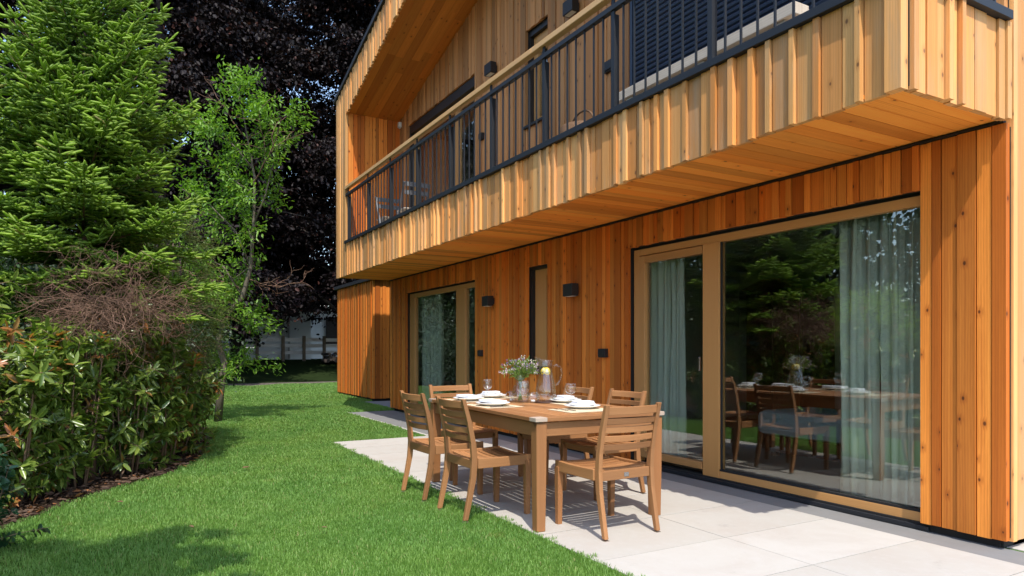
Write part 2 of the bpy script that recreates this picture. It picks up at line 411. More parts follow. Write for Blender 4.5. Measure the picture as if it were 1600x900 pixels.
OG = [(-5.70, -2.645, .0, 2.295), (-7.80, -7.29, .90, 2.31), (-12.30, -9.37, .0, 2.29)]
OU = [(-12.2, -9.37, 3.10, 5.44), (-7.83, -7.29, 4.15, 5.46), (-5.70, -2.80, 3.10, 5.45)]
zsof = lambda x: 5.654 + .2536 * (min(x, -15.42 - x) + 12.655)
zroof = lambda x: 6.066 + .2420 * (min(x, -15.42 - x) + 13.278)

m = MB(); clad(m, 'x', -13.2, XR, .055, 2.592, YW, OG, relief=(0, .006, .012)); build(m, 'ground_floor_cladding', ['cladding', 'black'], house)
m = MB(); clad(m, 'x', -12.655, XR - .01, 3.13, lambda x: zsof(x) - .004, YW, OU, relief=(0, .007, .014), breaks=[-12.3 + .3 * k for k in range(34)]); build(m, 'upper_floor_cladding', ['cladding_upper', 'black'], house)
m = MB()
clad(m, 'x', -12.655, XR, 2.602, 3.188, YB, (), relief=(0, .010, .022, .034), jit=.005, widths=FW, gap=.0042, alt=True)
clad(m, 'x', XL, -12.655, 2.602, lambda x: zroof(x) - .01, YB, (), relief=(0, .010, .018), jit=.004)
clad(m, 'x', -12.655, XR - .02, lambda x: zsof(x) - .03, lambda x: zroof(x) - .01, YB, (), relief=(0, .010, .018), jit=.006, breaks=[-12.6 + .3 * k for k in range(35)])
build(m, 'front_cladding', ['facade', 'black'], house)
m = MB(); clad(m, 'y', YB + .034, YW - .002, 2.602, 3.188, XR - .001, (), relief=(0, .010, .020, .030), jit=.005, widths=FW, gap=.0042, alt=True)
clad(m, 'y', YW + .034, 9.6, .055, 6.0, XR - .001, (), relief=(0, .008, .016)); build(m, 'gable_side_cladding', ['facade', 'black'], house)
m = MB(); clad(m, 'y', YB + .034, YW - .002, 3.13, 5.652, -12.655, (), relief=(0, .006), jit=.001); build(m, 'balcony_end_cladding', ['cladding', 'black'], house)
# soffit under the balcony: short boards running out from the wall
m = MB(); x = XL + .012
while x < XR - .012:
    q = min(x + .136, XR - .010)
    if XR - .010 - q < .04: q = XR - .010
    m.box(x + .0025, q - .0025, YB + .002, YW + .0, ZS, ZS + .022, 'y', 0); x = q
m.box(XL + .02, XR - .02, YB + .035, YW + .2, ZS + .0235, ZS + .03, 'y', 1)
build(m, 'balcony_soffit', ['soffit', 'black'], house)
# sloped boards under the roof over the balcony
m = MB(); y = YB + .034
while y < YW + .03:
    q = min(y + .142, YW + .04)
    for sx in (0, 1):
        xa, xb = (-12.655, -7.71) if sx == 0 else (-7.71, XR)
        k = [.0, 1.0]; n = 3
        xs = sorted([xa] + [xa + (xb - xa) * (i + random.uniform(-.25, .25)) / n for i in range(1, n)] + [xb])
        for a, b in zip(xs[:-1], xs[1:]):
            A, B = zsof(a) if sx == 0 else zsof(a), zsof(b)
            if sx == 1 and a == -7.71: A = zsof(-7.71)
            pts = lambda z: None
            ring = lambda X, Z: [(X, y + .002, Z), (X, q - .002, Z), (X, q - .002, Z + .02), (X, y + .002, Z + .02)]
            m.loft([ring(a + .001, A), ring(b - .001, B)], 0)
    y = q
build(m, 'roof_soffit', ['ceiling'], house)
# solid cores so that no light leaks
m = MB()
m.box(XL + .03, XR - .05, YB + .05, YW + .16, ZS + .04, 3.09, 'x', 0)
m.box(XL + .03, -12.70, YB + .05, YW + .06, 3.10, 5.95, 'x', 0)
core(m, -13.2, XR - .05, YW + .045, YW + .16, .06, 2.6, OG)
core(m, -13.2, XR - .05, YW + .045, YW + .16, 3.13, 5.62, OU)
m.box(-13.28, -13.12, YW + .17, 9.6, .0, 6.0, 'z', 0); m.box(XR - .19, XR - .045, YW + .17, 9.5, .0, 6.0, 'z', 0)
m.box(-13.11, XR - .20, 9.45, 9.6, 0, 6.2, 'z', 0); m.box(-13.11, XR - .2, YW + .17, 9.44, 2.62, 3.09, 'x', 0)
m.box(-13.08, XR - .06, YW + .04, YW + .165, .0, .05, 'x', 0); m.box(XR - .06, XR - .045, YW + .05, 9.5, 0, .05, 'x', 0)
for sx in (0, 1):
    xa, xb = (-13.2, -7.71) if sx == 0 else (-7.71, XR - .06)
    ring = lambda X, Z: [(X, YB + .06, Z), (X, 9.6, Z), (X, 9.6, Z + .10), (X, YB + .06, Z + .10)]
    m.loft([ring(xa, zsof(xa) + .03), ring(xb, zsof(xb) + .03)], 0)
build(m, 'wall_core', ['black'], house)
m = MB()
m.box(-13.1, XR - .2, YW + .17, 9.44, .0, .048, 'x', 0); build(m, 'interior_floor', ['floor_i'], house)
m = MB()
m.box(-13.1, XR - .2, 9.40, 9.445, .05, 2.6, 'x', 0); m.box(-13.115, -13.08, YW + .17, 9.4, .05, 2.6, 'y', 0); m.box(XR - .23, XR - .195, YW + .17, 9.4, .05, 2.6, 'y', 0)
m.box(-13.08, XR - .23, YW + .17, 9.4, 2.575, 2.615, 'x', 0); m.box(-8.6, -8.5, YW + .17, 9.4, .05, 2.57, 'y', 0)
m.box(-13.1, XR - .2, 9.40, 9.445, 3.1, 6, 'x', 0); m.box(-13.115, -13.08, YW + .17, 9.4, 3.1, 5.7, 'y', 0); m.box(-13.08, XR - .23, YW + .17, 9.4, 5.62, 5.65, 'x', 0); m.box(-13.08, XR - .23, YW + .17, 9.4, 3.095, 3.11, 'x', 0)
core(m, -13.1, XR - .2, YW + .165, YW + .18, .05, 2.6, [(a - .001, b + .001, c, d) for a, b, c, d in OG]); build(m, 'interior_walls', ['plaster'], house)
# roof
m = MB()
for sx in (0, 1):
    xa, xb = (-13.40, -7.71) if sx == 0 else (-7.71, XR + .10)
    z0 = lambda X: 6.066 + .2420 * ((X if sx == 0 else -15.42 - X) + 13.278)
    ring = lambda X: [(X, YB - .045, z0(X)), (X, 10.2, z0(X)), (X, 10.2, z0(X) + .075), (X, YB - .045, z0(X) + .075)]
    m.loft([ring(xa), ring(xb)], 0)
rf = build(m, 'roof', ['rooffelt'], house)
m = MB(); x = -12.65
while x < XR - .05:
    m.box(x, min(x + .14, XR - .03), YB + .03, YW - .03, 3.095, 3.12, 'y', 0); x += .146
build(m, 'balcony_deck', ['greywood'], house)

# balcony railing
rail = MB(); rail.box(-12.655, XR + .035, YB - .045, YB + .035, 3.192, 3.245, 'x', 0)
rail.box(XR - .035, XR + .045, YB + .036, YW - .03, 3.192, 3.245, 'y', 0)
railing = build(rail, 'railing', ['metal'], house, bevel=.002)
m = MB(); m.box(-12.655, XR + .02, YB - .02, YB + .03, 4.085, 4.130, 'x', 0); m.box(XR - .025, XR + .025, YB + .031, YW - .03, 4.085, 4.13, 'y', 0); build(m, 'top_rail', ['metal'], railing, bevel=.002)
m = MB(); xs = [-12.655, -9.3, -5.9, XR + .02]
for a, b in zip(xs[:-1], xs[1:]): m.box(a + .001, b - .001, YB - .035, YB + .040, 4.205, 4.262, 'x', 0)
m.box(XR - .055, XR + .019, YB + .041, YW - .03, 4.205, 4.262, 'y', 0)
build(m, 'handrail', ['handrail'], railing, bevel=.006)
POSTS = [-12.53, -11.35, -10.22, -9.09, -7.96, -6.83, -5.71, -4.61, -3.506, -2.40]
for px_ in POSTS:
    m = MB(); m.box(px_ - .022, px_ + .022, YB - .006, YB + .010, 3.246, 4.084, 'z', 0); m.box(px_ - .02, px_ + .02, YB - .004, YB + .008, 4.131, 4.204, 'z', 0); m.box(px_ - .008, px_ + .008, YB + .0105, YB + .058, 3.246, 4.06, 'z', 0)
    build(m, 'post', ['metal'], railing)
for a, b in zip(POSTS[:-1], POSTS[1:]):
    n = 8
    for i in range(1, n):
        c_ = a + (b - a) * i / n; m = MB(); m.box(c_ - .0065, c_ + .0065, YB - .006, YB + .008, 3.246, 4.084, 'z', 0); build(m, 'baluster', ['metal'], railing)
for i in range(1, 8):
    c_ = YB + .03 + (YW - .06 - YB) * i / 8; m = MB(); m.box(XR - .008, XR + .006, c_ - .0075, c_ + .0075, 3.246, 4.084, 'z', 0); build(m, 'baluster', ['metal'], railing)

# windows
def win(name, label=None):
    return None
def pane(x0, x1, z0, z1, y, par):
    m = MB(); m.box(x0, x1, y, y + .006, z0, z1, 'z', 0); return build(m, 'pane', ['pane'], par)
# big glazed front with door leaf
m = MB(); yf = 4.700
m.box(-5.680, -5.592, yf, yf + .075, .035, 2.268, 'z', 0)
m.box(-5.591, -2.575, yf, yf + .075, 2.200, 2.268, 'x', 0)
m.box(-4.682, -4.482, yf - .006, yf + .075, .035, 2.1995, 'z', 0)
m.box(-4.481, -2.575, yf, yf + .075, .035, .112, 'x', 0)
m.box(-2.668, -2.575, yf, yf + .075, .113, 2.1995, 'z', 0)
wf = build(m, 'window', ['frame'], house, bevel=.003)
m = MB(); m.box(-5.70, -2.60, yf + .02, yf + .09, 2.2685, 2.30, 'x', 0); m.box(-5.70, -5.6805, yf + .02, yf + .09, .03, 2.268, 'z', 0); m.box(-4.48, -2.67, yf + .001, yf + .03, .1125, .130, 'x', 0); m.box(-4.4815, -4.468, yf + .012, yf + .03, .131, 2.199, 'z', 0)
build(m, 'gasket', ['black'], wf)
m = MB(); m.box(-5.69, -2.60, 4.66, 4.80, .004, .034, 'x', 0); build(m, 'sill', ['metal'], wf, bevel=.002)
pane(-4.481, -2.668, .113, 2.1995, yf + .035, wf)
m = MB(); m.box(-5.585, -5.502, yf - .012, yf + .06, .098, 2.192, 'z', 0); m.box(-5.501, -4.690, yf - .012, yf + .06, 2.120, 2.192, 'x', 0); m.box(-5.501, -4.690, yf - .012, yf + .06, .098, .164, 'x', 0)
dl = build(m, 'glazed_door', ['frame'], house, bevel=.004)
pane(-5.502, -4.686, .163, 2.121, yf + .03, dl)
m = MB(); m.box(-4.718, -4.698, yf - .030, yf - .0065, 1.02, 1.15, 'z', 0); build(m, 'handle', ['steel'], dl, bevel=.003)
# far glazed window
m = MB()
m.box(-12.275, -12.02, yf, yf + .075, .045, 2.265, 'z', 0); m.box(-12.019, -9.36, yf, yf + .075, 2.190, 2.265, 'x', 0)
m.box(-12.019, -9.36, yf, yf + .075, .045, .13, 'x', 0); m.box(-10.165, -9.83, yf - .006, yf + .075, .131, 2.189, 'z', 0); m.box(-9.45, -9.36, yf, yf + .075, .131, 2.189, 'z', 0)
wf2 = build(m, 'window', ['frame'], house, bevel=.003)
m = MB(); m.box(-12.30, -9.37, yf + .02, yf + .09, 2.2655, 2.30, 'x', 0); m.box(-12.30, -12.2755, yf + .02, yf + .09, .03, 2.26, 'z', 0); build(m, 'gasket', ['black'], wf2)
m = MB(); m.box(-12.29, -9.38, 4.66, 4.80, .004, .040, 'x', 0); build(m, 'sill', ['metal'], wf2)
pane(-12.02, -10.165, .13, 2.19, yf + .035, wf2); pane(-9.83, -9.45, .13, 2.19, yf + .030, wf2)
# narrow window
m = MB(); yn = 4.745
m.box(-7.765, -7.49, yn, yn + .06, 1.0, 2.275, 'z', 0); m.box(-7.489, -7.285, yn, yn + .06, 2.185, 2.275, 'x', 0); m.box(-7.489, -7.285, yn, yn + .06, 1.0, 1.07, 'x', 0)
wf3 = build(m, 'window', ['frame'], house, bevel=.003)
m = MB(); m.box(-7.80, -7.7655, 4.69, 4.80, .93, 2.31, 'z', 0); m.box(-7.765, -7.285, 4.69, 4.80, 2.276, 2.31, 'x', 0); m.box(-7.800, -7.285, 4.60, 4.80, .905, .93, 'x', 0); m.box(-7.765, -7.285, 4.70, 4.80, .9305, .999, 'x', 0); build(m, 'sill', ['lampblack'], wf3)
pane(-7.49, -7.285, 1.07, 2.186, yn + .03, wf3)
# upper windows
m = MB(); yu = 4.74
m.box(-12.15, -12.02, yu, yu + .06, 3.16, 5.28, 'z', 0); m.box(-12.019, -9.36, yu, yu + .06, 5.17, 5.28, 'x', 0); m.box(-12.019, -9.36, yu, yu + .06, 3.16, 3.28, 'x', 0); m.box(-10.30, -10.16, yu, yu + .06, 3.281, 5.169, 'z', 0); m.box(-9.50, -9.36, yu, yu + .06, 3.281, 5.169, 'z', 0)
wf4 = build(m, 'window', ['frame'], house, bevel=.003)
m = MB(); m.box(-12.20, -9.37, 4.67, 4.80, 5.285, 5.44, 'x', 0); m.box(-12.2, -12.151, 4.67, 4.80, 3.12, 5.28, 'z', 0); build(m, 'shutter_box', ['lampblack'], wf4)
pane(-12.02, -10.30, 3.28, 5.17, yu + .03, wf4); pane(-10.16, -9.50, 3.28, 5.17, yu + .03, wf4)
m = MB(); m.box(-7.80, -7.70, yn, yn + .06, 4.20, 5.38, 'z', 0); m.box(-7.699, -7.285, yn, yn + .06, 5.28, 5.38, 'x', 0); m.box(-7.699, -7.285, yn, yn + .06, 4.20, 4.28, 'x', 0)
wf5 = build(m, 'window', ['frame'], house, bevel=.003)
m = MB(); m.box(-7.83, -7.285, 4.69, 4.80, 5.381, 5.46, 'x', 0); m.box(-7.83, -7.801, 4.69, 4.8, 4.18, 5.38, 'z', 0); m.box(-7.86, -7.285, 4.60, 4.80, 4.15, 4.18, 'x', 0); build(m, 'sill', ['lampblack'], wf5)
pane(-7.70, -7.285, 4.28, 5.28, yn + .03, wf5)
m = MB(); z = 3.12
while z < 5.43:
    ring = lambda X: [(X, 4.690, z + .002), (X, 4.672, z + .014), (X, 4.668, z + .030), (X, 4.676, z + .047), (X, 4.690, z + .052)]
    m.loft([ring(-5.66), ring(-2.84)], 0, smooth=False); z += .054
m.box(-5.70, -5.661, 4.655, 4.78, 3.11, 5.44, 'z', 0); m.box(-2.839, -2.80, 4.655, 4.78, 3.11, 5.44, 'z', 0); m.box(-5.66, -2.84, 4.70, 4.71, 3.11, 5.44, 'x', 0)
build(m, 'roller_shutter', ['shutter'], house)
# downpipe-like black joint strips between cladding fields beside the glazed front
m = MB(); m.box(-13.18, XR - .02, YW - .014, YW + .026, 2.597, 2.612, 'x', 0); build(m, 'shadow_joint', ['black'], house)

# annex beyond the house
annex = thing('timber_annex', 'small larch clad annex with a flat dark roof at the far end of the house', 'annex', (-17, 6.5, 0))
m = MB(); clad(m, 'x', -18.75, -15.588, .06, 2.86, 5.074, (), relief=(0, .01, .02)); clad(m, 'y', 5.074 + .034, 9, .06, 2.86, -15.588, (), relief=(0, .01)); build(m, 'wall', ['cladding', 'black'], annex)
m = MB(); m.box(-18.70, -15.64, 5.12, 9, .0, 2.855, 'z', 0); build(m, 'core', ['black'], annex)
m = MB(); m.box(-18.9, -15.50, 5.0, 9.1, 2.862, 2.94, 'x', 0); build(m, 'roof', ['rooffelt'], annex)

# wall mounted things
def wall_lamp(x, z, wd, h, label):
    t = thing('wall_lamp', label, 'wall lamp', (x, YW - .02, z), 0, 'black box lamps on the house wall')
    m = MB(); m.box(-wd / 2, wd / 2, -.115, -.02, -h / 2, h / 2, 'z', 0); build(m, 'housing', ['lampblack'], t, world=False, bevel=.003)
    m = MB(); m.box(-wd * .3, wd * .3, -.019, .02, -h * .3, h * .3, 'z', 0); build(m, 'bracket', ['lampblack'], t, world=False)
    m = MB(); m.box(-wd * .38, wd * .38, -.10, -.035, -h / 2 - .003, -h / 2 - .0005, 'x', 0); build(m, 'lens', ['plastic_w'], t, world=False)
wall_lamp(-8.78, 1.92, .19, .142, 'black box wall lamp between the far window and the narrow window downstairs')
wall_lamp(-6.66, 1.92, .19, .145, 'black box wall lamp right of the narrow window downstairs')
wall_lamp(-8.70, 5.25, .20, .155, 'upstairs black wall lamp left of the narrow upper window')
wall_lamp(-6.66, 5.25, .20, .155, 'upstairs black wall lamp right of the narrow upper window')
def socket(x, z, wd, h, label, grp='black outdoor sockets on the house wall'):
    t = thing('outdoor_socket', label, 'socket', (x, YW - .018, z), 0, grp)
    m = MB(); m.box(-wd / 2, wd / 2, -.03, .02, -h / 2, h / 2, 'z', 0); build(m, 'box', ['lampblack'], t, world=False, bevel=.003)
    m = MB(); m.box(-wd * .42, wd * .42, -.042, -.0305, -h * .38, h * .42, 'z', 0); build(m, 'lid', ['lampblack'], t, world=False, bevel=.003)
socket(-9.135, 1.165, .085, .095, 'small black socket on the wall right of the far window')
socket(-6.115, 1.18, .12, .10, 'black square socket on the wall left of the big glazed front')
socket(-9.10, 4.40, .09, .10, 'black socket upstairs on the balcony wall beside the upper window')
socket(-6.0, 4.33, .16, .12, 'wide black socket upstairs beside the blue grey shutter')
t = thing('motion_sensor', 'tiny white sensor under the roof soffit at the far balcony corner', 'sensor', (-12.56, YW - .04, 5.56))
m = MB(); m.box(-.035, .035, -.03, .03, -.05, .05, 'z', 0); build(m, 'housing', ['plastic_w'], t, world=False, bevel=.006)
m = MB(); m.lathe([(.022, -.055), (.018, -.07), (.0, -.075)], 12); build(m, 'lens', ['plastic_w'], t, world=False)

# inside the house
def curtain(x0, x1, y, z0, z1, folds, label, amp=.035):
    m = MB(); n = int(folds * 10); zs = [z0, z0 + .5, z0 + 1.2, z1]
    ph = random.random() * 6; uoff = 0
    rows = []
    for z in zs:
        k = 1.0 - .25 * (z - z0) / (z1 - z0)
        rows.append([(x0 + (x1 - x0) * i / n + .012 * math.sin(i * 1.7 + z), y + amp * k * math.sin(2 * math.pi * folds * i / n + ph + .6 * math.sin(i * .21)) + .012 * math.sin(i * .9 + z * 2), z) for i in range(n + 1)])
    m.loft(rows, 0, (.5, .5), False, True, closed=False)
    o = build(m, 'curtain', ['curtain'], None, solid=.003); setprops(o, label, 'curtain', 'sage green curtains behind the windows'); return o
curtain(-3.37, -2.50, 4.86, .07, 2.5, 8, 'wide sage green curtain behind the right end of the big window')
curtain(-5.60, -5.10, 4.86, .07, 2.5, 5, 'narrow sage green curtain behind the glazed door')
curtain(-12.0, -11.05, 4.86, .07, 2.5, 8, 'sage green curtain behind the far window')
t = thing('wardrobe', 'dark wooden wardrobe with arched top panel inside behind the big window', 'wardrobe', (-7.1, 8.9, .048))
m = MB(); m.box(-7.65, -6.60, 8.62, 9.35, .05, 2.15, 'z', 0); build(m, 'carcass', ['darkwood'], t, bevel=.005)
m = MB(); m.box(-7.60, -7.13, 8.59, 8.618, .12, 2.05, 'z', 0); m.box(-7.11, -6.65, 8.59, 8.618, .12, 2.05, 'z', 0); build(m, 'door', ['darkwood'], t, bevel=.006)
m = MB(); ring = [(-7.70 + 1.15 * i / 12, 2.151 + .16 * math.sin(math.pi * i / 12)) for i in range(13)] + [(-6.55, 2.15), (-7.70, 2.15)]
m.loft([[(p[0], 8.55, p[1]) for p in ring], [(p[0], 9.36, p[1]) for p in ring]], 0); build(m, 'cornice', ['darkwood'], t)
t = thing('daybed', 'grey blue upholstered daybed inside behind the big window', 'daybed', (-4.55, 6.5, .048))
m = MB(); m.box(-5.28, -3.75, 6.1, 7.0, .28, .55, 'x', 0); build(m, 'mattress', ['bedcloth'], t, bevel=.07)
m = MB(); m.box(-5.2, -3.83, 6.16, 6.94, .10, .275, 'x', 0); build(m, 'base', ['darkwood'], t, bevel=.01)
for sx in (-5.15, -3.9):
    for sy in (6.2, 6.86):
        m = MB(); m.box(sx, sx + .06, sy, sy + .06, .049, .099, 'z', 0); build(m, 'leg', ['darkwood'], t)
# ------------------------------------------------------------------ furniture on the patio
def chair(name, label, group):
    t = thing(name, label, 'chair', (0, 0, 0), 0, group)
    def P(mb, nm, mat='teak', bv=.004): return build(mb, nm, [mat], t, world=False, bevel=bv)
    def quad(x, y, z, wx, wy): return [(x - wx / 2, y - wy / 2, z), (x + wx / 2, y - wy / 2, z), (x + wx / 2, y + wy / 2, z), (x - wx / 2, y + wy / 2, z)]
    back = [(-.275, .012, .033), (-.245, .15, .038), (-.215, .30, .043), (-.205, .43, .045), (-.215, .55, .041), (-.245, .70, .036), (-.292, .868, .029)]
    yb = lambda z: np.interp(z, [b[1] for b in back], [b[0] for b in back])
    for s in (-1, 1):
        m = MB(); m.loft([quad(s * .218, y, z, .031, d) for y, z, d in back], 0); r = P(m, 'leg')
        m = MB(); m.loft([quad(s * .218, -.275 - .002, 0, .034, .036), quad(s * .218, -.275, .006, .035, .037)], 0); build(m, 'foot_cap', ['rubber'], r, world=False)
        m = MB(); m.loft([quad(s * .232, .228, 0, .036, .036), quad(s * .232, .228, .25, .042, .044), quad(s * .232, .228, .405, .044, .048)], 0); P(m, 'leg')
        # dished side rail
        rg = []
        for i in range(9):
            y = -.185 + .44 * i / 8; dz = -.018 * math.sin(math.pi * i / 8)
            rg.append([(s * .232 - .014, y, .372), (s * .232 + .014, y, .372), (s * .232 + .014, y, .447 + dz * .3), (s * .232 - .014, y, .447 + dz * .3)])
        m = MB(); m.loft(rg, 0); P(m, 'side_rail')
    m = MB(); m.box(-.209, .209, .205, .232, .372, .420, 'x'); P(m, 'front_rail')
    m = MB(); m.box(-.2005, .2005, -.220, -.190, .368, .432, 'x'); P(m, 'back_rail')
    for i in range(8):
        y = -.165 + i * .0555; dz = -.020 * math.sin(math.pi * (i + .5) / 8)
        rg = []
        for k in range(7):
            x = -.217 + .434 * k / 6; dd = -.010 * math.sin(math.pi * k / 6)
            z = .444 + dz + dd; rg.append([(x, y, z - .016), (x, y + .041, z - .016), (x, y + .041, z), (x, y, z)])
        m = MB(); m.loft(rg, 0); P(m, 'seat_slat', bv=.003)
    for zc, h in ((.827, .052), (.757, .040), (.700, .040), (.643, .040), (.586, .040)):
        rg = []
        for k in range(9):
            x = -.2005 + .401 * k / 8; bow = -.030 * math.sin(math.pi * k / 8)
            y0 = yb(zc) + bow; tl = .12
            rg.append([(x, y0 - .009, zc - h / 2), (x, y0 + .009, zc - h / 2), (x, y0 + .009 - h * tl, zc + h / 2), (x, y0 - .009 - h * tl, zc + h / 2)])
        m = MB(); m.loft(rg, 0); P(m, 'back_slat', bv=.003)
    return t
GRP = 'slatted teak chairs around the patio table'
c0 = chair('garden_chair', 'slatted teak chair on the lawn side of the table, the one nearer the camera', GRP)
dup(c0, (-5.345, 2.35, .0), R(2), 'slatted teak chair on the lawn side of the table, the one farther away', GRP)
cC = dup(c0, (-3.765, 2.865, .0), R(91), 'slatted teak chair alone at the near short end of the table', GRP)
dup(c0, (-6.03, 2.86, .0), R(-89), 'slatted teak chair alone at the far short end of the table', GRP)
dup(c0, (-4.69, 3.525, .0), R(181), 'slatted teak chair behind the table on the house side, nearer the glazed door', GRP)
dup(c0, (-5.43, 3.52, .0), R(179), 'slatted teak chair behind the table on the house side, hidden behind the pitcher', GRP)
c0.location = (-4.58, 2.355, 0); c0.rotation_euler = (0, 0, R(1)); OFF[c0.name] = Vector((-4.58, 2.355, 0))
m = MB(); m.box(-.02, .02, -.2225, -.2203, .385, .412, 'x'); tg = build(m, 'label_plate', ['steel'], cC, world=False, bevel=.0008)

TH = .765; TX0, TX1, TY0, TY1 = -2.03, 0.0, 0.0, 1.08
TLOC = Vector((-3.842, 2.352, 0)); TRZ = R(-2.2)
table = thing('dining_table', 'rectangular slatted teak dining table set for a meal on the patio', 'table', TLOC, TRZ)
def T(x, y, z=TH):
    v = Matrix.Rotation(TRZ, 3, 'Z') @ Vector((x, y, z)); return (TLOC.x + v.x, TLOC.y + v.y, v.z)
m = MB(); bw = .09
m.box(TX0 + bw, TX1 - bw, TY0, TY0 + bw, TH - .026, TH, 'x'); m.box(TX0 + bw, TX1 - bw, TY1 - bw, TY1, TH - .026, TH, 'x')
m.box(TX1 - bw, TX1, TY0 + bw, TY1 - bw, TH - .026, TH, 'y'); m.box(TX0, TX0 + bw, TY0 + bw, TY1 - bw, TH - .026, TH, 'y')
n = 14; wd = (TY1 - TY0 - 2 * bw) / n
for half in ((TX0 + bw + .002, (TX0 + TX1) / 2 - .002), ((TX0 + TX1) / 2 + .002, TX1 - bw - .002)):
    for i in range(n): m.box(half[0], half[1], TY0 + bw + i * wd + .004, TY0 + bw + (i + 1) * wd - .004, TH - .024, TH - .001, 'x')
for cx in (-1.75, -1.02, -.3): m.box(cx, cx + .07, TY0 + bw, TY1 - bw, TH - .045, TH - .0265, 'y', 0)
build(m, 'tabletop', ['teak'], table, world=False, bevel=.002)
for cx in (TX0, TX1 - bw):
    for cy in (TY0, TY1 - bw):
        m = MB(); m.box(cx + .001 * (cx == TX0) - .001 * 0, cx + bw, cy, cy + bw, TH - .027, TH + .0015, 'y'); build(m, 'corner_cap', ['teak_grey'], table, world=False, bevel=.003)
for cx in (TX0 + .012, TX1 - .092):
    for cy in (TY0 + .012, TY1 - .092):
        def q(z, w_, cx=cx, cy=cy): c1, c2 = cx + .04, cy + .04; return [(c1 - w_, c2 - w_, z), (c1 + w_, c2 - w_, z), (c1 + w_, c2 + w_, z), (c1 - w_, c2 + w_, z)]
        m = MB(); m.loft([q(.004, .033), q(.3, .037), q(TH - .036, .040)]); build(m, 'leg', ['teak'], table, world=False, bevel=.005)
ap = [(TX0 + .093, TX1 - .093, TY0 + .03, TY0 + .054, 'x'), (TX0 + .093, TX1 - .093, TY1 - .054, TY1 - .03, 'x'), (TX0 + .03, TX0 + .054, TY0 + .093, TY1 - .093, 'y'), (TX1 - .054, TX1 - .03, TY0 + .093, TY1 - .093, 'y')]
for a in ap:
    m = MB(); m.box(a[0], a[1], a[2], a[3], TH - .128, TH - .035, a[4]); build(m, 'apron', ['teak'], table, world=False, bevel=.003)

# place settings (world x, y)
TZ = TH + .001
def placemat(x, y, w_, d_, rz, label):
    m = MB(); rt = Matrix.Rotation(rz, 3, 'Z'); m.box(-w_ / 2, w_ / 2, -d_ / 2, d_ / 2, 0, .003, 'x')
    o = build(m, 'placemat', ['mat']); o.location = (x, y, TZ); o.rotation_euler = (0, 0, rz); setprops(o, label, 'placemat', 'cream placemats on the table')
def plate(x, y, r, z, label, nm='dinner_plate', grp='white dinner plates on the table'):
    m = MB(); m.lathe([(0, .0), (r * .55, .0), (r * .60, .004), (r * .98, .020), (r, .023), (r * .985, .025), (r * .66, .010), (r * .58, .007), (0, .007)], 40)
    o = build(m, nm, ['ceramic'], weld=True); o.location = (x, y, z); setprops(o, label, 'plate', grp); return o
def napkin(x, y, z, rz, label, w_=.19, d_=.11):
    m = MB(); m.box(-w_ / 2, w_ / 2, -d_ / 2, d_ / 2, 0, .006, 'x'); m.box(-w_ / 2 + .004, w_ / 2 - .002, -d_ / 2, d_ / 2 - .004, .0065, .012, 'x'); m.box(-w_ / 2 + .001, w_ / 2 - .005, -d_ / 2, d_ / 2 - .001, .0125, .018, 'x')
    o = build(m, 'folded_napkin', ['napkin'], bevel=.0025); o.location = (x, y, z); o.rotation_euler = (0, 0, rz); setprops(o, label, 'napkin', 'folded white napkins on the plates')
def fork(x, y, z, rz, label):
    t = thing('fork', label, 'fork', (x, y, z), rz, 'steel forks beside the plates')
    m = MB(); m.loft([[(-.004, -.10, 0), (.004, -.10, 0), (.004, -.10, .002), (-.004, -.10, .002)], [(-.003, .02, .004), (.003, .02, .004), (.003, .02, .006), (-.003, .02, .006)], [(-.011, .045, .001), (.011, .045, .001), (.011, .045, .003), (-.011, .045, .003)]]); build(m, 'handle', ['steel'], t, world=False)
    m = MB()
    for k in range(4): m.box(-.011 + k * .0063, -.0075 + k * .0063, .0455, .09, .001, .003, 'y')
    build(m, 'tines', ['steel'], t, world=False)
def knife(x, y, z, rz, label):
    t = thing('knife', label, 'knife', (x, y, z), rz, 'steel knives beside the plates')
    m = MB(); m.box(-.006, .006, -.11, -.01, 0, .006, 'y'); build(m, 'handle', ['steel'], t, world=False, bevel=.002)
    m = MB(); m.loft([[(-.007, -.0095, 0), (.007, -.0095, .001), (.007, -.0095, .003), (-.007, -.0095, .003)], [(-.007, .08, 0), (.008, .08, .001), (.008, .08, .002), (-.007, .08, .003)], [(-.005, .11, 0), (.0, .11, .001), (.0, .11, .002), (-.005, .11, .002)]]); build(m, 'blade', ['steel'], t, world=False)
S = [ # x, y, facing rotation, where, mat
    (-4.87, 2.575, 0, 'before the near left chair', 1, .0),
    (-5.49, 2.66, 0, 'before the far left chair', 1, .0),
    (-5.70, 3.00, -90, 'at the far end of the table', 1, .0),
    (-4.86, 3.27, 180, 'on the house side beside the pitcher', 1, .0),
    (-4.30, 3.05, 90, 'at the near end of the table', 1, .0)]
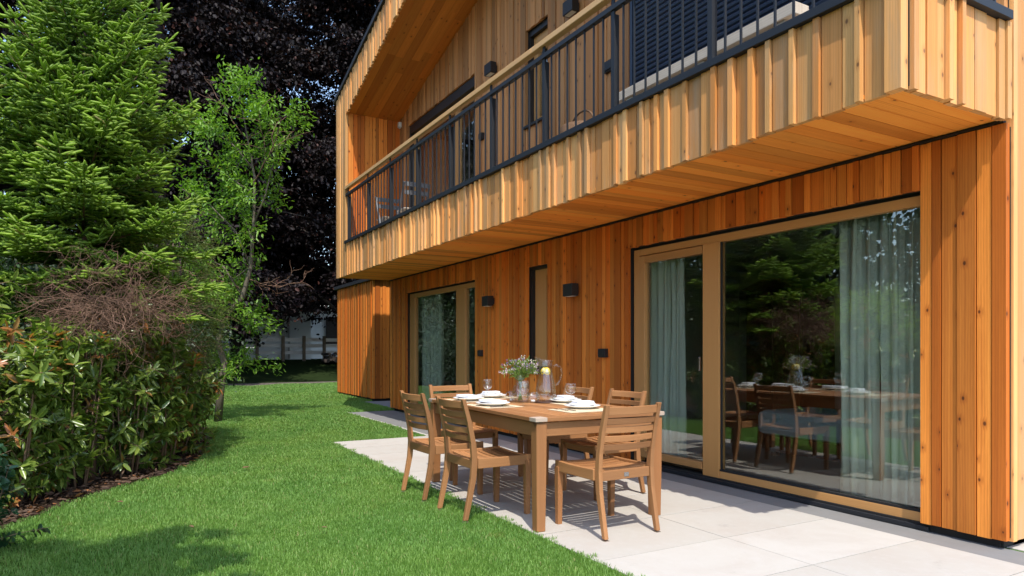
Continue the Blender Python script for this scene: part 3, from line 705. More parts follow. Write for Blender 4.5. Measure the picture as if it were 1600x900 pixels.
for i, (x, y, rz, where, nap, _) in enumerate(S):
    rr = R(rz) + TRZ * .5; f = Vector((-math.sin(rr), math.cos(rr))); rgt = Vector((math.cos(rr), math.sin(rr)))
    off = {4: (.0, .0), 3: (-.02, -.0)}.get(i, (0, 0))
    mw = .43; md = .32
    mx, my = (x, y)
    if i == 4: mx, my = -4.19, 2.98
    placemat(mx, my, mw, md, rr, 'cream woven placemat under the plate ' + where)
    plate(x, y, .140, TZ + .004, 'large white dinner plate ' + where)
    if i in (0, 1): napkin(x, y, TZ + .0295, rr + R(4), 'folded white napkin on the plate ' + where, .24, .13)
    else:
        plate(x, y, .105, TZ + .016, 'white side plate ' + where, 'side_plate', 'white side plates on the dinner plates')
        napkin(x - f.x * .01, y, TZ + .0415, rr + R(-6), 'small folded napkin on the side plate ' + where, .15, .10)
    sgn = 1 if i != 4 else -1
    fx = Vector((mx, my)) - rgt * .165; kx = Vector((mx, my)) + rgt * .172
    if i == 4: fx = Vector((-4.25, 2.82)); kx = Vector((-4.23, 2.865))
    fork(fx.x, fx.y, TZ + .0035, rr, 'steel fork left of the plate ' + where)
    knife(kx.x, kx.y, TZ + .0035, rr, 'steel knife right of the plate ' + where)

def wineglass(x, y, h, r, label):
    t = thing('wine_glass', label, 'glass', (x, y, TZ), 0, 'clear stemmed glasses on the table')
    b = h * .46
    m = MB(); m.lathe([(r * .9, .0), (r * .9, .002), (r * .3, .006), (.006, .012)], 28); build(m, 'foot', ['glass'], t, world=False)
    m = MB(); m.lathe([(.006, .012), (.0045, b * .5), (.006, b)], 14); build(m, 'stem', ['glass'], t, world=False)
    m = MB(); m.lathe([(.006, b), (r * .62, b + h * .06), (r * .95, b + h * .17), (r, b + h * .27), (r * .93, b + h * .42), (r * .85, h), (r * .82, h), (r * .90, b + h * .42), (r * .965, b + h * .27), (r * .91, b + h * .175), (r * .58, b + h * .07), (.002, b + h * .015)], 32); build(m, 'bowl', ['glass'], t, world=False)
wineglass(-5.63, 2.92, .175, .047, 'clear stemmed glass farthest along the table beside the far left plate')
wineglass(-4.70, 2.76, .20, .050, 'clear stemmed glass standing in front of the flower vase')
wineglass(-4.72, 3.23, .17, .050, 'clear stemmed glass in front of the plate on the house side')
wineglass(-5.42, 3.20, .165, .041, 'clear stemmed glass behind the vase, mostly hidden')

vx, vy = -5.06, 2.94
t = thing('flower_vase', 'narrow necked clear glass vase holding wild flowers', 'vase', (vx, vy, TZ))
VP = [(.0, .0), (.052, .0), (.074, .02), (.080, .06), (.068, .11), (.040, .165), (.035, .19), (.050, .235)]
m = MB(); m.lathe(VP + [(r - .003, z) for r, z in reversed(VP[2:])] + [(.0, .012)], 36); build(m, 'body', ['glass'], t, world=False)
m = MB(); m.lathe([(0, .013), (.058, .022), (.0645, .06), (.056, .10), (0, .10)], 28); build(m, 'water', ['water'], t, world=False)
# bouquet
bq = thing('flower_bouquet', 'loose bouquet of small lilac and white wild flowers in the glass vase', 'bouquet', (vx, vy, TZ + .02))
stems = MB(); V = []; T2 = []; FV = []; FT = []
def add_leaf(lst, tl, p, d, n, L, W, tn):
    d = d / np.linalg.norm(d); s = np.cross(d, n); s = s / (np.linalg.norm(s) + 1e-9)
    u = np.cross(s, d)
    lst += [p, p + d * L * .35 + s * W / 2 + u * W * .12, p + d * L * .75 + s * W * .38 + u * W * .1, p + d * L, p + d * L * .75 - s * W * .38 + u * W * .1, p + d * L * .35 - s * W / 2 + u * W * .12]
    tl += [tn] * 6
tops = []
for i in range(64):
    a = rng.uniform(0, 6.28); rad = rng.uniform(.0, 1) ** .6 * .165; h = .40 - .9 * rad * rad / .165 * .6 - rng.uniform(0, .10)
    h = max(h, .235 + rng.uniform(0, .03))
    tp = np.array([vx + rad * math.cos(a), vy + rad * math.sin(a), TZ + h]); nk = np.array([vx + .018 * math.cos(a), vy + .018 * math.sin(a), TZ + .19]); bs = np.array([vx - .02 * math.cos(a), vy - .02 * math.sin(a), TZ + .02])
    mid = nk * .5 + tp * .5 + np.array([0, 0, .02])
    stems.tube([bs, nk, mid, tp], [.0014, .0014, .0012, .0008], 4)
    tops.append((tp, tp - mid))
    for k in range(9):
        f = rng.uniform(.1, .95); p = mid * (1 - f) + tp * f if f > .4 else nk * (1 - f / .4) + mid * (f / .4)
        add_leaf(V, T2, p, (tp - nk) * .8 + rng.normal(size=3) * .08, rng.normal(size=3), rng.uniform(.025, .055), rng.uniform(.006, .012), (rng.random(), 0))
build(stems, 'stems', [plain("flower_stem_green", (.13, .22, .05), .6)], bq)
F6 = lambda nl: (np.arange(nl)[:, None, None] * 6 + np.array([[0, 1, 2, 3], [0, 3, 4, 5]])[None]).reshape(-1, 4)
npmesh('leaves', np.array(V), F6(len(V) // 6), np.array(T2), 'flowerstem', bq)
for tp, d in tops:
    kind = rng.random(); tn = (rng.random(), 1.0 if kind < .3 else 0.0)
    for j in range(3 if kind < .6 else 6):
        c = tp + rng.normal(size=3) * .012
        for k in range(5):
            dd = rng.normal(size=3); dd[2] += .4
            add_leaf(FV, FT, c, dd, rng.normal(size=3), rng.uniform(.007, .013), rng.uniform(.006, .009), tn)
npmesh('blossoms', np.array(FV), F6(len(FV) // 6), np.array(FT), 'petal', bq)

px_, py_ = -4.95, 3.13
o = build((lambda m: (m.lathe([(0, 0), (.095, 0), (.1, .004), (.1, .010), (.096, .012), (0, .012)], 36), m)[1])(MB()), 'coaster', ['coaster']); o.location = (px_, py_, TZ); setprops(o, 'round dark brown coaster under the glass pitcher', 'coaster')
pit = thing('water_pitcher', 'tall clear glass pitcher of water with lemon slices', 'pitcher', (px_, py_, TZ + .013))
m = MB(); out = [(.0, .0), (.058, .0), (.070, .012), (.074, .05), (.072, .09), (.060, .15), (.049, .205), (.046, .25), (.050, .285), (.055, .305)]
rings = []
NR = 40
for r, z in out + [(r - .003, z + (.004 if z < .01 else 0)) for r, z in reversed(out)]:
    rg = []
    for k in range(NR):
        a = 2 * math.pi * k / NR; sp = max(0, math.cos(a - math.pi)) ** 6 * max(0, (z - .24) / .065)
        rr2 = r + .030 * sp; rg.append((rr2 * math.cos(a), rr2 * math.sin(a), z + .018 * sp - .012 * max(0, (z - .28) / .025) * (1 + math.cos(a)) * .5))
    rings.append(rg)
m.loft(rings, 0, (.5, .5), False, True); PR = R(30) 
ob = build(m, 'jug', ['glass'], pit, world=False)
m = MB(); m.tube([(.046, 0, .245), (.075, 0, .262), (.105, 0, .245), (.115, 0, .20), (.105, 0, .155), (.085, 0, .125), (.066, 0, .118)], [.009, .0085, .008, .008, .008, .0085, .010], 10); build(m, 'handle', ['glass'], pit, world=False)
m = MB(); m.lathe([(0, .006), (.065, .012), (.0695, .05), (.0675, .09), (.056, .15), (.045, .205), (.043, .235), (0, .235)], 32); build(m, 'water', ['water'], pit, world=False)
for k in range(5):
    m = MB(); m.lathe([(0, 0), (.024, 0), (.0255, .0015), (.0255, .0045), (.024, .006), (0, .006)], 22)
    m.lathe([(0, .0062), (.021, .0062), (0, .0064)], 22, mi=1)
    o = build(m, 'lemon_slice', ['lemon', 'lemonpith'], pit, world=False); o.location = (.020 * math.cos(k * 1.257), .020 * math.sin(k * 1.257), .214 + .004 * (k % 2)); o.rotation_euler = (R(72), 0, k * 1.257 + R(90))
pit.rotation_euler = (0, 0, R(60)); pit.scale = (1.2, 1.2, 1.18)

def tealight(x, y, label):
    t = thing('tealight_holder', label, 'candle holder', (x, y, TZ), 0, 'round faceted glass tealight holders beside the vase')
    m = MB(); pr = [(.0, .0), (.035, .0), (.052, .02), (.058, .045), (.050, .075), (.040, .09), (.037, .09), (.047, .074), (.055, .045), (.049, .022), (.0, .006)]
    m.lathe(pr, 14, smooth=False); build(m, 'bowl', ['glass'], t, world=False)
    m = MB(); m.lathe([(0, .008), (.019, .008), (.019, .024), (0, .024)], 20); build(m, 'candle', ['ceramic'], t, world=False)
tealight(-5.19, 2.93, 'round glass tealight holder left of the vase')
tealight(-4.98, 3.02, 'round glass tealight holder right of the vase')

# things on the balcony
DZ = 3.12
def balcony_chair(x, y, rz, label):
    t = thing('balcony_chair', label, 'chair', (x, y, DZ), rz, 'grey metal slat chairs on the balcony')
    for s in (-1, 1):
        m = MB(); m.bar((s * .2, -.2, 0), (s * .2, .18, .44), .024, .024, (1, 0, 0)); build(m, 'leg', ['whitemetal'], t, world=False)
        m = MB(); m.bar((s * .225, .22, 0), (s * .225, -.22, .86), .026, .026, (1, 0, 0)); build(m, 'leg', ['whitemetal'], t, world=False)
    m = MB()
    for k in range(6): m.box(-.212, .212, -.19 + k * .066, -.14 + k * .066, .43, .445, 'x')
    build(m, 'seat', ['greywood'], t, world=False)
    m = MB()
    for k in range(2): z0 = .66 + k * .13; m.box(-.213, .213, -.21 - k * .035, -.195 - k * .035, z0, z0 + .07, 'x')
    build(m, 'backrest', ['whitemetal'], t, world=False)
balcony_chair(-11.75, 4.15, R(-90), 'grey metal slat chair at the far balcony corner, the left one')
balcony_chair(-10.85, 4.2, R(90), 'grey metal slat chair near the far balcony corner, the right one')
t = thing('plank_bench', 'long weathered grey plank bench on the balcony before the shutter', 'bench', (-4.0, 4.1, DZ))
for k in range(3): 
    m = MB(); m.box(-4.95 + .02 * k, -3.02 - .03 * k, 3.86 + k * .155, 4.005 + k * .155, 3.455, 3.535, 'x'); build(m, 'seat_plank', ['greywood'], t, bevel=.004)
m = MB(); m.box(-4.9, -3.3, 3.90, 3.96, 3.28, 3.37, 'x'); build(m, 'stretcher', ['greywood'], t, bevel=.003)
for lx in (-4.8, -3.95, -3.2):
    m = MB(); m.box(lx, lx + .09, 3.88, 4.30, DZ + .001, 3.454, 'z'); build(m, 'leg', ['greywood'], t, bevel=.004)
t = thing('wicker_basket', 'round brown wicker basket leaning on the balcony floor by the bench', 'basket', (-5.72, 4.05, DZ))
m = MB(); m.lathe([(0, .0), (.17, .0), (.21, .18), (.215, .36), (.205, .37), (.195, .36), (.19, .18), (.15, .02), (0, .02)], 28); o = build(m, 'body', ['wicker'], t, world=False)
m = MB(); m.tube([(.21 * math.cos(a), .05 * math.sin(a) * 0, .36 + .17 * math.sin(a)) for a in np.linspace(0, math.pi, 12)], .011, 6); build(m, 'handle', ['wicker'], t, world=False)
t = thing('cushion_box', 'low weathered wooden bench seat farther along the balcony', 'bench', (-6.6, 4.1, DZ))
m = MB(); m.box(-7.3, -6.1, 3.9, 4.3, 3.36, 3.40, 'x'); build(m, 'seat', ['greywood'], t, bevel=.003)
for lx in (-7.25, -6.2):
    m = MB(); m.box(lx, lx + .05, 3.92, 4.28, DZ + .001, 3.359, 'z'); build(m, 'leg', ['greywood'], t)
# ------------------------------------------------------------------ ground
def sstep(a, b, x): t = np.clip((x - a) / (b - a), 0, 1); return t * t * (3 - 2 * t)
def hgt(x, y): return .74 * sstep(-25.5, -34.0, x) if False else .74 * (1 - sstep(-34.0, -25.5, x))
BED = np.array([(3, -3.2), (-2.0, -2.3), (-3.5, -1.75), (-4.6, -1.22), (-5.2, -.95), (-5.74, -.67), (-6.15, -.47), (-6.65, -.22), (-7.1, .12), (-7.58, .50), (-8.4, .80), (-9.6, 1.0), (-11.4, 1.15), (-12.2, .95), (-13.2, .75), (-16, .6), (-20, .9), (-24.5, 1.3)])
BED[5:13, 1] -= .09
bed_y = lambda x: np.interp(-np.asarray(x), -BED[:, 0], BED[:, 1])
def structure(o): o['kind'] = 'structure'; return o
gx = np.unique(np.concatenate([np.linspace(-300, -60, 13), np.linspace(-60, 12, 73), np.linspace(12, 120, 10)])); gy = np.unique(np.concatenate([np.linspace(-200, -20, 10), np.linspace(-20, 24, 23), np.linspace(24, 200, 10)]))
GX, GY = np.meshgrid(gx, gy, indexing='ij'); GZ = hgt(GX, GY) - .03
V = np.stack([GX.ravel(), GY.ravel(), GZ.ravel()], 1); ny = len(gy)
I = (np.arange(len(gx) - 1)[:, None] * ny + np.arange(ny - 1)[None]).ravel(); F = np.stack([I, I + ny, I + ny + 1, I + 1], 1)
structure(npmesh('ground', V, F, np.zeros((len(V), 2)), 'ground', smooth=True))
# turf under the lawn blades, following the bed edge, and the soil of the bed
def strip(name, xs, ylo, yhi, z, mat, nyd=6):
    rows = []
    for x in xs:
        a, b = ylo(x), yhi(x)
        rows.append([(x, a + (b - a) * k / nyd, z) for k in range(nyd + 1)])
    V = np.array(rows).reshape(-1, 3); k = nyd + 1
    I = (np.arange(len(xs) - 1)[:, None] * k + np.arange(k - 1)[None]).ravel(); F = np.stack([I, I + 1, I + k + 1, I + k], 1)
    return structure(npmesh(name, V, F, np.zeros((len(V), 2)), mat))
FAR = lambda y: -23.0 - .45 * (y - 2.5)        # far edge of the lawn
xs = np.linspace(2.5, -24.6, 110)
strip('lawn', xs, lambda x: float(bed_y(x)), lambda x: 9.0 if x < -18.8 else 5.05, -.002, 'turf')
strip('planting_bed_soil', np.linspace(2.5, -24.0, 60), lambda x: float(bed_y(x)) - 5.5, lambda x: float(bed_y(x)) + .03, .006, 'soil', 10)
strip('gravel_path', np.linspace(-24.1, -26.0, 8), lambda x: 1.0, lambda x: 16, .004, 'dirt')
# paving
m = MB()
sx0 = -8.965; pit_ = .6443; gap = .0032
x = sx0
xsm = [sx0 + k * pit_ for k in range(16)]
for a in xsm:
    for y0, y1 in ((2.352, 3.373), (3.377, 4.395)):
        m.box(a + gap, a + pit_ - gap, y0, y1, -.05, .003 + random.uniform(-.0006, .0006), 'x', 0, (random.random(), random.random()))
for k in range(12):
    a = -2.165 + k * pit_
    for j in range(6): m.box(a + gap, a + pit_ - gap, 4.72 + j * 1.02 + gap, 4.72 + (j + 1) * 1.02 - gap, -.05, .003, 'x', 0, (random.random(), random.random()))
structure(build(m, 'patio', ['stone'], None))
m = MB(); m.box(sx0 - .02, 1.4, 2.36, 4.40, -.06, -.012, 'x', 0); structure(build(m, 'patio_joint_bed', ['soil'], None))
m = MB(); m.box(sx0, 1.35, 4.40, 4.70, -.05, -.001, 'x', 0); structure(build(m, 'drainage_strip', ['concrete'], None))
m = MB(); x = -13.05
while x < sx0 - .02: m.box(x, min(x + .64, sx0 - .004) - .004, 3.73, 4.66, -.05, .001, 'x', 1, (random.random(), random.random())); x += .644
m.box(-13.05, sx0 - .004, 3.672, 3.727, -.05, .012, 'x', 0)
structure(build(m, 'side_path', ['stone', 'concrete'], None))  # slabs take the darker grey to put the balcony's shade into their colour
m = MB(); m.box(-15.58, -13.3, 4.75, 5.9, -.05, .001, 'x', 0); structure(build(m, 'annex_path', ['concrete'], None))

# ------------------------------------------------------------------ grass blades
def in_paving(x, y, e=.0):
    a = (x > sx0 - e) & (y > 2.352 - e) & (y < 4.8); b = (x > -13.05 - e) & (x < sx0 + .1) & (y > 3.672 - e); c = (x > -15.58) & (y > 4.75)
    a = a & (y > 2.352 + .030 * np.clip(np.sin(x * 13.0) + np.sin(x * 31.0 + 2) * .7 + np.sin(x * 71.0), -.4, 2.2))
    return a | b | c | ((x > -18.75) & (y > 5.05))
def grass(n, x0, x1, y0, y1, h, wd, keep=None):
    x = rng.uniform(x0, x1, n); y = rng.uniform(y0, y1, n)
    edge = (np.sin(x * 9.1) + np.sin(x * 23.7 + 1)) * .018
    ok = (y > bed_y(x) + edge) & ~in_paving(x, y, -.0 ) & (x > -24.4 - .25 * np.sin(y * 3) - .3 * np.sin(y * 1.3))
    if keep is not None: ok &= keep(x, y)
    x, y = x[ok], y[ok]; n = len(x)
    clump = .5 + .5 * np.sin(x * 7.3 + 2 * np.sin(y * 5.1)) * np.sin(y * 6.7 + 1.3 * np.sin(x * 4.3))
    hh = h * rng.uniform(.55, 1.15, n) * (.8 + .35 * clump); a = rng.uniform(0, 2 * np.pi, n)
    ln = rng.uniform(.1, .75, n) * hh; la = rng.uniform(0, 2 * np.pi, n)
    lx, ly = np.cos(la) * ln, np.sin(la) * ln; wx, wy = np.cos(a) * wd / 2, np.sin(a) * wd / 2
    z0 = np.full(n, -.004)
    P = np.stack([np.stack([x - wx, y - wy, z0], 1), np.stack([x + wx, y + wy, z0], 1),
                  np.stack([x + lx * .35 + wx * .8, y + ly * .35 + wy * .8, hh * .6], 1), np.stack([x + lx * .35 - wx * .8, y + ly * .35 - wy * .8, hh * .6], 1),
                  np.stack([x + lx, y + ly, hh * (.98 - .25 * (ln / hh))], 1)], 1)
    t = np.stack([rng.uniform(0, 1, n) * .75 + clump * .25, (rng.random(n) < .025) * .8], 1)
    return P, np.repeat(t[:, None, :], 5, 1)
def dens(d0, d1): return lambda x, y: (lambda d: (d >= d0) & (d < d1))(np.hypot(x, y))
# only where the garden is
Ps, Ts = [], []
for args in ((380000, -6.6, -1.2, -2.6, 3.6, .027, .0036, dens(0, 6.2)), (300000, -11, -3.5, -1.5, 4.2, .030, .0056, dens(6.2, 10.5)), (200000, -18, -7, .4, 5.2, .045, .010, dens(10.5, 17)), (150000, -25, -13, .5, 9, .050, .017, dens(17, 40))):
    p, t = grass(*args); Ps.append(p); Ts.append(t)
P = np.concatenate(Ps).reshape(-1, 3); T = np.concatenate(Ts).reshape(-1, 2); n = len(P) // 5
FQ = (np.arange(n)[:, None] * 5 + np.array([[0, 1, 2, 3]])); FT3 = (np.arange(n)[:, None] * 5 + np.array([[3, 2, 4, 4]]))
# quads plus tip triangles: build the tips as a second half with their own loop counts
def npmesh_mixed(name, V, Q, TR, tint, mat):
    me = bpy.data.meshes.new(name); me.vertices.add(len(V)); me.vertices.foreach_set('co', V.astype(np.float32).ravel())
    L = np.concatenate([Q.ravel(), TR.ravel()]).astype(np.int32); me.loops.add(len(L)); me.loops.foreach_set('vertex_index', L)
    st = np.concatenate([np.arange(len(Q)) * 4, len(Q) * 4 + np.arange(len(TR)) * 3]).astype(np.int32)
    me.polygons.add(len(st)); me.polygons.foreach_set('loop_start', st); me.update(calc_edges=True)
    me.uv_layers.new(name="tint").data.foreach_set('uv', tint.astype(np.float32)[L].ravel()); me.materials.append(M[mat]); me.update()
    o = bpy.data.objects.new(name, me); COL.objects.link(o); return o
g = npmesh_mixed('grass', P, FQ, FT3[:, :3], T, 'grass'); setprops(g, 'short bright green mown lawn between hedge and patio', 'grass', None, 'stuff')

# leaf litter on the bed
def unit(a): return a / (np.linalg.norm(a, axis=-1, keepdims=True) + 1e-9)
def leaves_np(P, D, N, L, W, tint):
    """folded six point leaves"""
    D = unit(D); S = unit(np.cross(D, N)); U = np.cross(S, D); L = np.asarray(L)[:, None]; W = np.asarray(W)[:, None]
    pts = [P, P + D * L * .30 + S * W * .46 + U * W * .14, P + D * L * .70 + S * W * .40 + U * W * .10 - U * L * .04, P + D * L - U * L * .12,
           P + D * L * .70 - S * W * .40 + U * W * .10 - U * L * .04, P + D * L * .30 - S * W * .46 + U * W * .14]
    V = np.stack(pts, 1).reshape(-1, 3); n = len(P)
    F = (np.arange(n)[:, None, None] * 6 + np.array([[0, 1, 2, 3], [0, 3, 4, 5]])[None]).reshape(-1, 4)
    return V, F, np.repeat(tint[:, None, :], 6, 1).reshape(-1, 2)
n = 3600; x = rng.uniform(-14, -4.4, n); y = bed_y(x) - np.abs(rng.normal(0, .5, n)) + .02
P = np.stack([x, y, np.full(n, .009) + rng.uniform(0, .03, n)], 1); D = rng.normal(size=(n, 3)); D[:, 2] *= .25; N_ = rng.normal(size=(n, 3)) * .4 + np.array([0, 0, 1])
V, F, T = leaves_np(P, D, N_, rng.uniform(.03, .09, n), rng.uniform(.012, .035, n), np.stack([rng.random(n), (rng.random(n) < .12) * .9], 1))
o = npmesh('leaf_litter', V, F, T, 'deadleaf'); setprops(o, 'dry brown fallen leaves and mulch covering the bed under the shrubs', 'leaf litter', None, 'stuff')
for i, (x, y, s, a, lb) in enumerate(((-5.02, .36, .06, .5, 'dry curled tan leaf on the lawn nearest the camera'), (-7.2, 1.0, .09, 2.0, 'dry brown leaf on the lawn beside the hedge corner'), (-6.05, -.02, .07, 4, 'pale yellow leaf on the lawn near the bed edge'), (-4.55, 1.12, .045, 1, 'small tan leaf on the lawn between bed and table'))):
    n = 3; V, F, T = leaves_np(np.array([[x, y, .045]]), np.array([[math.cos(a), math.sin(a), .1]]), np.array([[.1, .1, 1.0]]), [s], [s * .45], np.array([[.9, .2]]))
    setprops(npmesh('fallen_leaf', V, F, T, 'deadleaf'), lb, 'leaf', 'single fallen leaves on the lawn')

# ------------------------------------------------------------------ shoots with needles
def needles(P, D, L, k, nl, nw, tint, spread=.8, flat=.0):
    n = len(P); D = unit(D); A = unit(np.cross(D, np.array([.13, .21, 1.0]))); B = np.cross(D, A)
    t = rng.uniform(.0, 1.0, (n, k)); ph = rng.uniform(0, 2 * np.pi, (n, k))
    C = P[:, None] + D[:, None] * (t * L[:, None])[..., None]
    dirp = A[:, None] * np.cos(ph)[..., None] + B[:, None] * (np.sin(ph) * (1 - flat))[..., None]
    nd = unit(D[:, None] * (.62 + .3 * t[..., None]) + dirp * spread)
    S = unit(np.cross(nd, dirp + .01)); le = nl * rng.uniform(.75, 1.15, (n, k))
    le = le * (1 - .35 * t)
    V = np.stack([C - S * nw / 2, C + S * nw / 2, C + nd * le[..., None]], 2).reshape(-1, 3)
    F = np.arange(n * k * 3).reshape(-1, 3)
    T = np.repeat(np.repeat(tint[:, None, :], k, 1).reshape(-1, 2)[:, None, :], 3, 1).reshape(-1, 2)
    return V, F, T
def spindles(P, D, L, r, tint):
    n = len(P); D = unit(D); A = unit(np.cross(D, np.array([.13, .21, 1.0]))); B = np.cross(D, A); rows = []
    for t, k in ((0.0, .55), (.45, 1.0), (.88, .75)):
        for a in range(4): rows.append(P + D * (L * t)[:, None] + (A * math.cos(a * 1.5708) + B * math.sin(a * 1.5708)) * r * k)
    rows.append(P + D * (L * 1.0)[:, None]); V = np.stack(rows, 1).reshape(-1, 3)
    f = []
    for j in (0, 4):
        for a in range(4): b = (a + 1) % 4; f += [[j + a, j + b, j + 4 + b], [j + a, j + 4 + b, j + 4 + a]]
    for a in range(4): f.append([8 + a, 8 + (a + 1) % 4, 12])
    F = (np.arange(n)[:, None, None] * 13 + np.array(f)[None]).reshape(-1, 3)
    return V, F, np.repeat(tint[:, None, :] * np.array([.8, 1]), 13, 1).reshape(-1, 2)
def spruce_tree(root, x0, y0, H, z0, rmax, lean=(0, 0)):
    SP, SD, SL, ST = [], [], [], []
    br = MB(); z = z0
    axis = lambda z: np.array([x0 + lean[0] * z, y0 + lean[1] * z, z])
    while z < H - .05:
        t = (z - z0) / (H - z0); nb = 6 if t < .8 else 5
        R_ = rmax * (1 - t) ** .66 * (.80 + .25 * min(1, t * 6)) + .10
        a0 = rng.uniform(0, 6.28)
        for b in range(nb):
            az = a0 + 6.283 * b / nb + rng.normal(0, .22); ln = R_ * rng.uniform(.72, 1.15)
            up = .10 + .75 * t + rng.normal(0, .08); dr = .35 * (1 - t)
            base = axis(z + rng.normal(0, .04)); hd = np.array([math.cos(az), math.sin(az), 0]); sd = np.array([-hd[1], hd[0], 0])
            f = lambda s: base + hd * ln * s + np.array([0, 0, ln * (up * s - dr * s * s + .22 * s ** 4)])
            if ln > .25: br.tube([f(s) for s in (0, .35, .7, .95)], [.012 * ln + .004, .008 * ln + .003, .004, .002], 4)
            s = .12
            while s <= 1.0:
                for side in (-1, 1):
                    lb = ((1 - s) * .48 + .07) * min(1.0, ln) * rng.uniform(.75, 1.2)
                    p0 = f(s); d0 = unit(hd * .62 + sd * side * .8 + np.array([0, 0, up * .35 - .12 + rng.normal(0, .10)]))
                    q = 0.0
                    while q < lb:
                        for s2 in (-1, 1):
                            dd = unit(d0 * .75 + np.cross(d0, [0, 0, 1.0]) * s2 * .62 + rng.normal(size=3) * .2 + np.array([0, 0, rng.normal(.2, .2)]))
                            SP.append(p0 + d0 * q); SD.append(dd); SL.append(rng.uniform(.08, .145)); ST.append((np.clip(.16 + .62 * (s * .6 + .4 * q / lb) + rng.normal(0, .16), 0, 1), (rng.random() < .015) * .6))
                        q += .070
                    SP.append(p0 + d0 * max(0, lb - .02)); SD.append(d0 + np.array([0, 0, .08])); SL.append(rng.uniform(.07, .12)); ST.append((np.clip(.6 + .35 * s + rng.normal(0, .15), 0, 1), 0))
                s += .080 / max(.3, ln)
            SP.append(f(.97)); SD.append(f(1.0) - f(.9)); SL.append(rng.uniform(.10, .15)); ST.append((.95, 0))
        z += (.16 if t < .55 else .25) * rng.uniform(.85, 1.15)
    top = axis(H - .18); SP.append(top); SD.append(np.array([0, 0, 1.0])); SL.append(.28); ST.append((.9, 0))
    V, F, T = needles(np.array(SP), np.array(SD), np.array(SL), 26, .019, .0048, np.array(ST), .95)
    V2, F2, T2 = spindles(np.array(SP), np.array(SD), np.array(SL), .0125, np.array(ST))
    npmesh('crown', np.concatenate([V, V2]), np.concatenate([F, F2 + len(V)]), np.concatenate([T, T2]), 'spruce', root)
    build(br, 'branches', ['barkred'], root)
    m = MB(); m.tube([axis(-.05), axis(1), axis(2.2), axis(3.6), axis(H - .1)], [.075, .062, .048, .03, .006], 9); build(m, 'trunk', ['barkred'], root)
    return len(SP)
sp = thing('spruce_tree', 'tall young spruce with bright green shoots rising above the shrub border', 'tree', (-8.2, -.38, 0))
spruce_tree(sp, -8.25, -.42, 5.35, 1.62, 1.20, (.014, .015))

def tree_spray(root, C, rad, n, mat, drop=.5, ls=(.10, .18), nl=.028, nw=.006, k=24, shell=.55, tb=.5):
    """conifer sprays through an ellipsoid"""
    u = unit(rng.normal(size=(n, 3))); r = rng.uniform(shell, 1.0, n) ** .6
    lump = 1 + .16 * np.sin(u[:, 0] * 7 + u[:, 2] * 5) + .12 * np.sin(u[:, 1] * 9 - u[:, 2] * 8)
    P = np.array(C) + u * (r * lump)[:, None] * np.array(rad)
    D = unit(u * np.array([1, 1, .25])) + np.array([0, 0, -drop]) + rng.normal(size=(n, 3)) * .35
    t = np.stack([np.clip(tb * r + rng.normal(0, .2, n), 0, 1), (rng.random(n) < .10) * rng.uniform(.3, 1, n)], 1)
    V, F, T = needles(P, D, rng.uniform(*ls, n), k, nl, nw, t, .7)
    return npmesh('crown', V, F, T, mat, root)
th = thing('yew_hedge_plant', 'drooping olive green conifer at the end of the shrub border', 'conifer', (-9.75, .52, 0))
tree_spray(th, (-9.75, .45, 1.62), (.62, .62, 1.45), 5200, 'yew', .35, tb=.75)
m = MB()
for k in range(5): a = k * 1.3; m.tube([(-9.75 + .1 * math.cos(a), .47 + .1 * math.sin(a), -.03), (-9.75 + .2 * math.cos(a), .45 + .2 * math.sin(a), 1.2), (-9.75 + .15 * math.cos(a), .45 + .15 * math.sin(a), 2.6)], [.035, .025, .01], 6)
build(m, 'trunk', ['bark'], th)
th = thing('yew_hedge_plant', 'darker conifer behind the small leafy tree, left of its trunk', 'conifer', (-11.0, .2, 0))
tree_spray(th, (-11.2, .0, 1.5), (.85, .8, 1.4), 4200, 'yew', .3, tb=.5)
m = MB(); m.tube([(-11.2, 0, -.03), (-11.2, 0, 1.5), (-11.2, 0, 2.6)], [.06, .04, .012], 7); build(m, 'trunk', ['bark'], th)
th = thing('golden_conifer', 'low yellow green conifer at the left picture edge behind the shrubs', 'conifer', (-7.3, -1.75, 0))
tree_spray(th, (-7.3, -1.75, 1.25), (.75, .6, 1.05), 3600, 'spruce', .15, tb=1.25)
m = MB(); m.tube([(-7.3, -1.75, -.03), (-7.3, -1.75, 1.0), (-7.3, -1.75, 2.0)], [.05, .035, .012], 7); build(m, 'trunk', ['bark'], th)

# dead twiggy mass
def twigs(mb, starts, steps, sl, rad, bend=.45, n=3, grav=0.0, fork=.25, depth=2):
    for p, d, L in starts:
        pts = [np.array(p)]; d = unit(np.array(d, dtype=float)); ch = []
        for i in range(steps):
            d = unit(d + rng.normal(size=3) * bend + np.array([0, 0, grav])); pts.append(pts[-1] + d * L / steps)
            if depth > 0 and rng.random() < fork: ch.append((pts[-1], unit(d + rng.normal(size=3) * .8), L * .55))
        mb.tube(pts, list(np.linspace(rad, rad * .45, len(pts))), n, caps=False)
        if ch: twigs(mb, ch, max(3, steps - 1), sl, rad * .6, bend, n, grav, fork, depth - 1)
dead = thing('dead_shrub', 'bare tangled grey brown dead shrub between the spruce and the leafy shrubs', 'dead shrub', (-7.55, -.25, 0))
m = MB(); c = np.array([-7.38, -.10, 1.60])
for j in range(340):
    u = unit(rng.normal(size=3) * np.array([1, 1, .55])); p0 = c + u * rng.uniform(.05, .42) * np.array([1.1, 1.25, .85])
    twigs(m, [(p0, u + np.array([0, 0, -.1]), rng.uniform(.25, .5))], 5, 0, rng.uniform(.003, .0055), .42, 3, -.03, .5, 2)
build(m, 'twigs', ['twig'], dead)
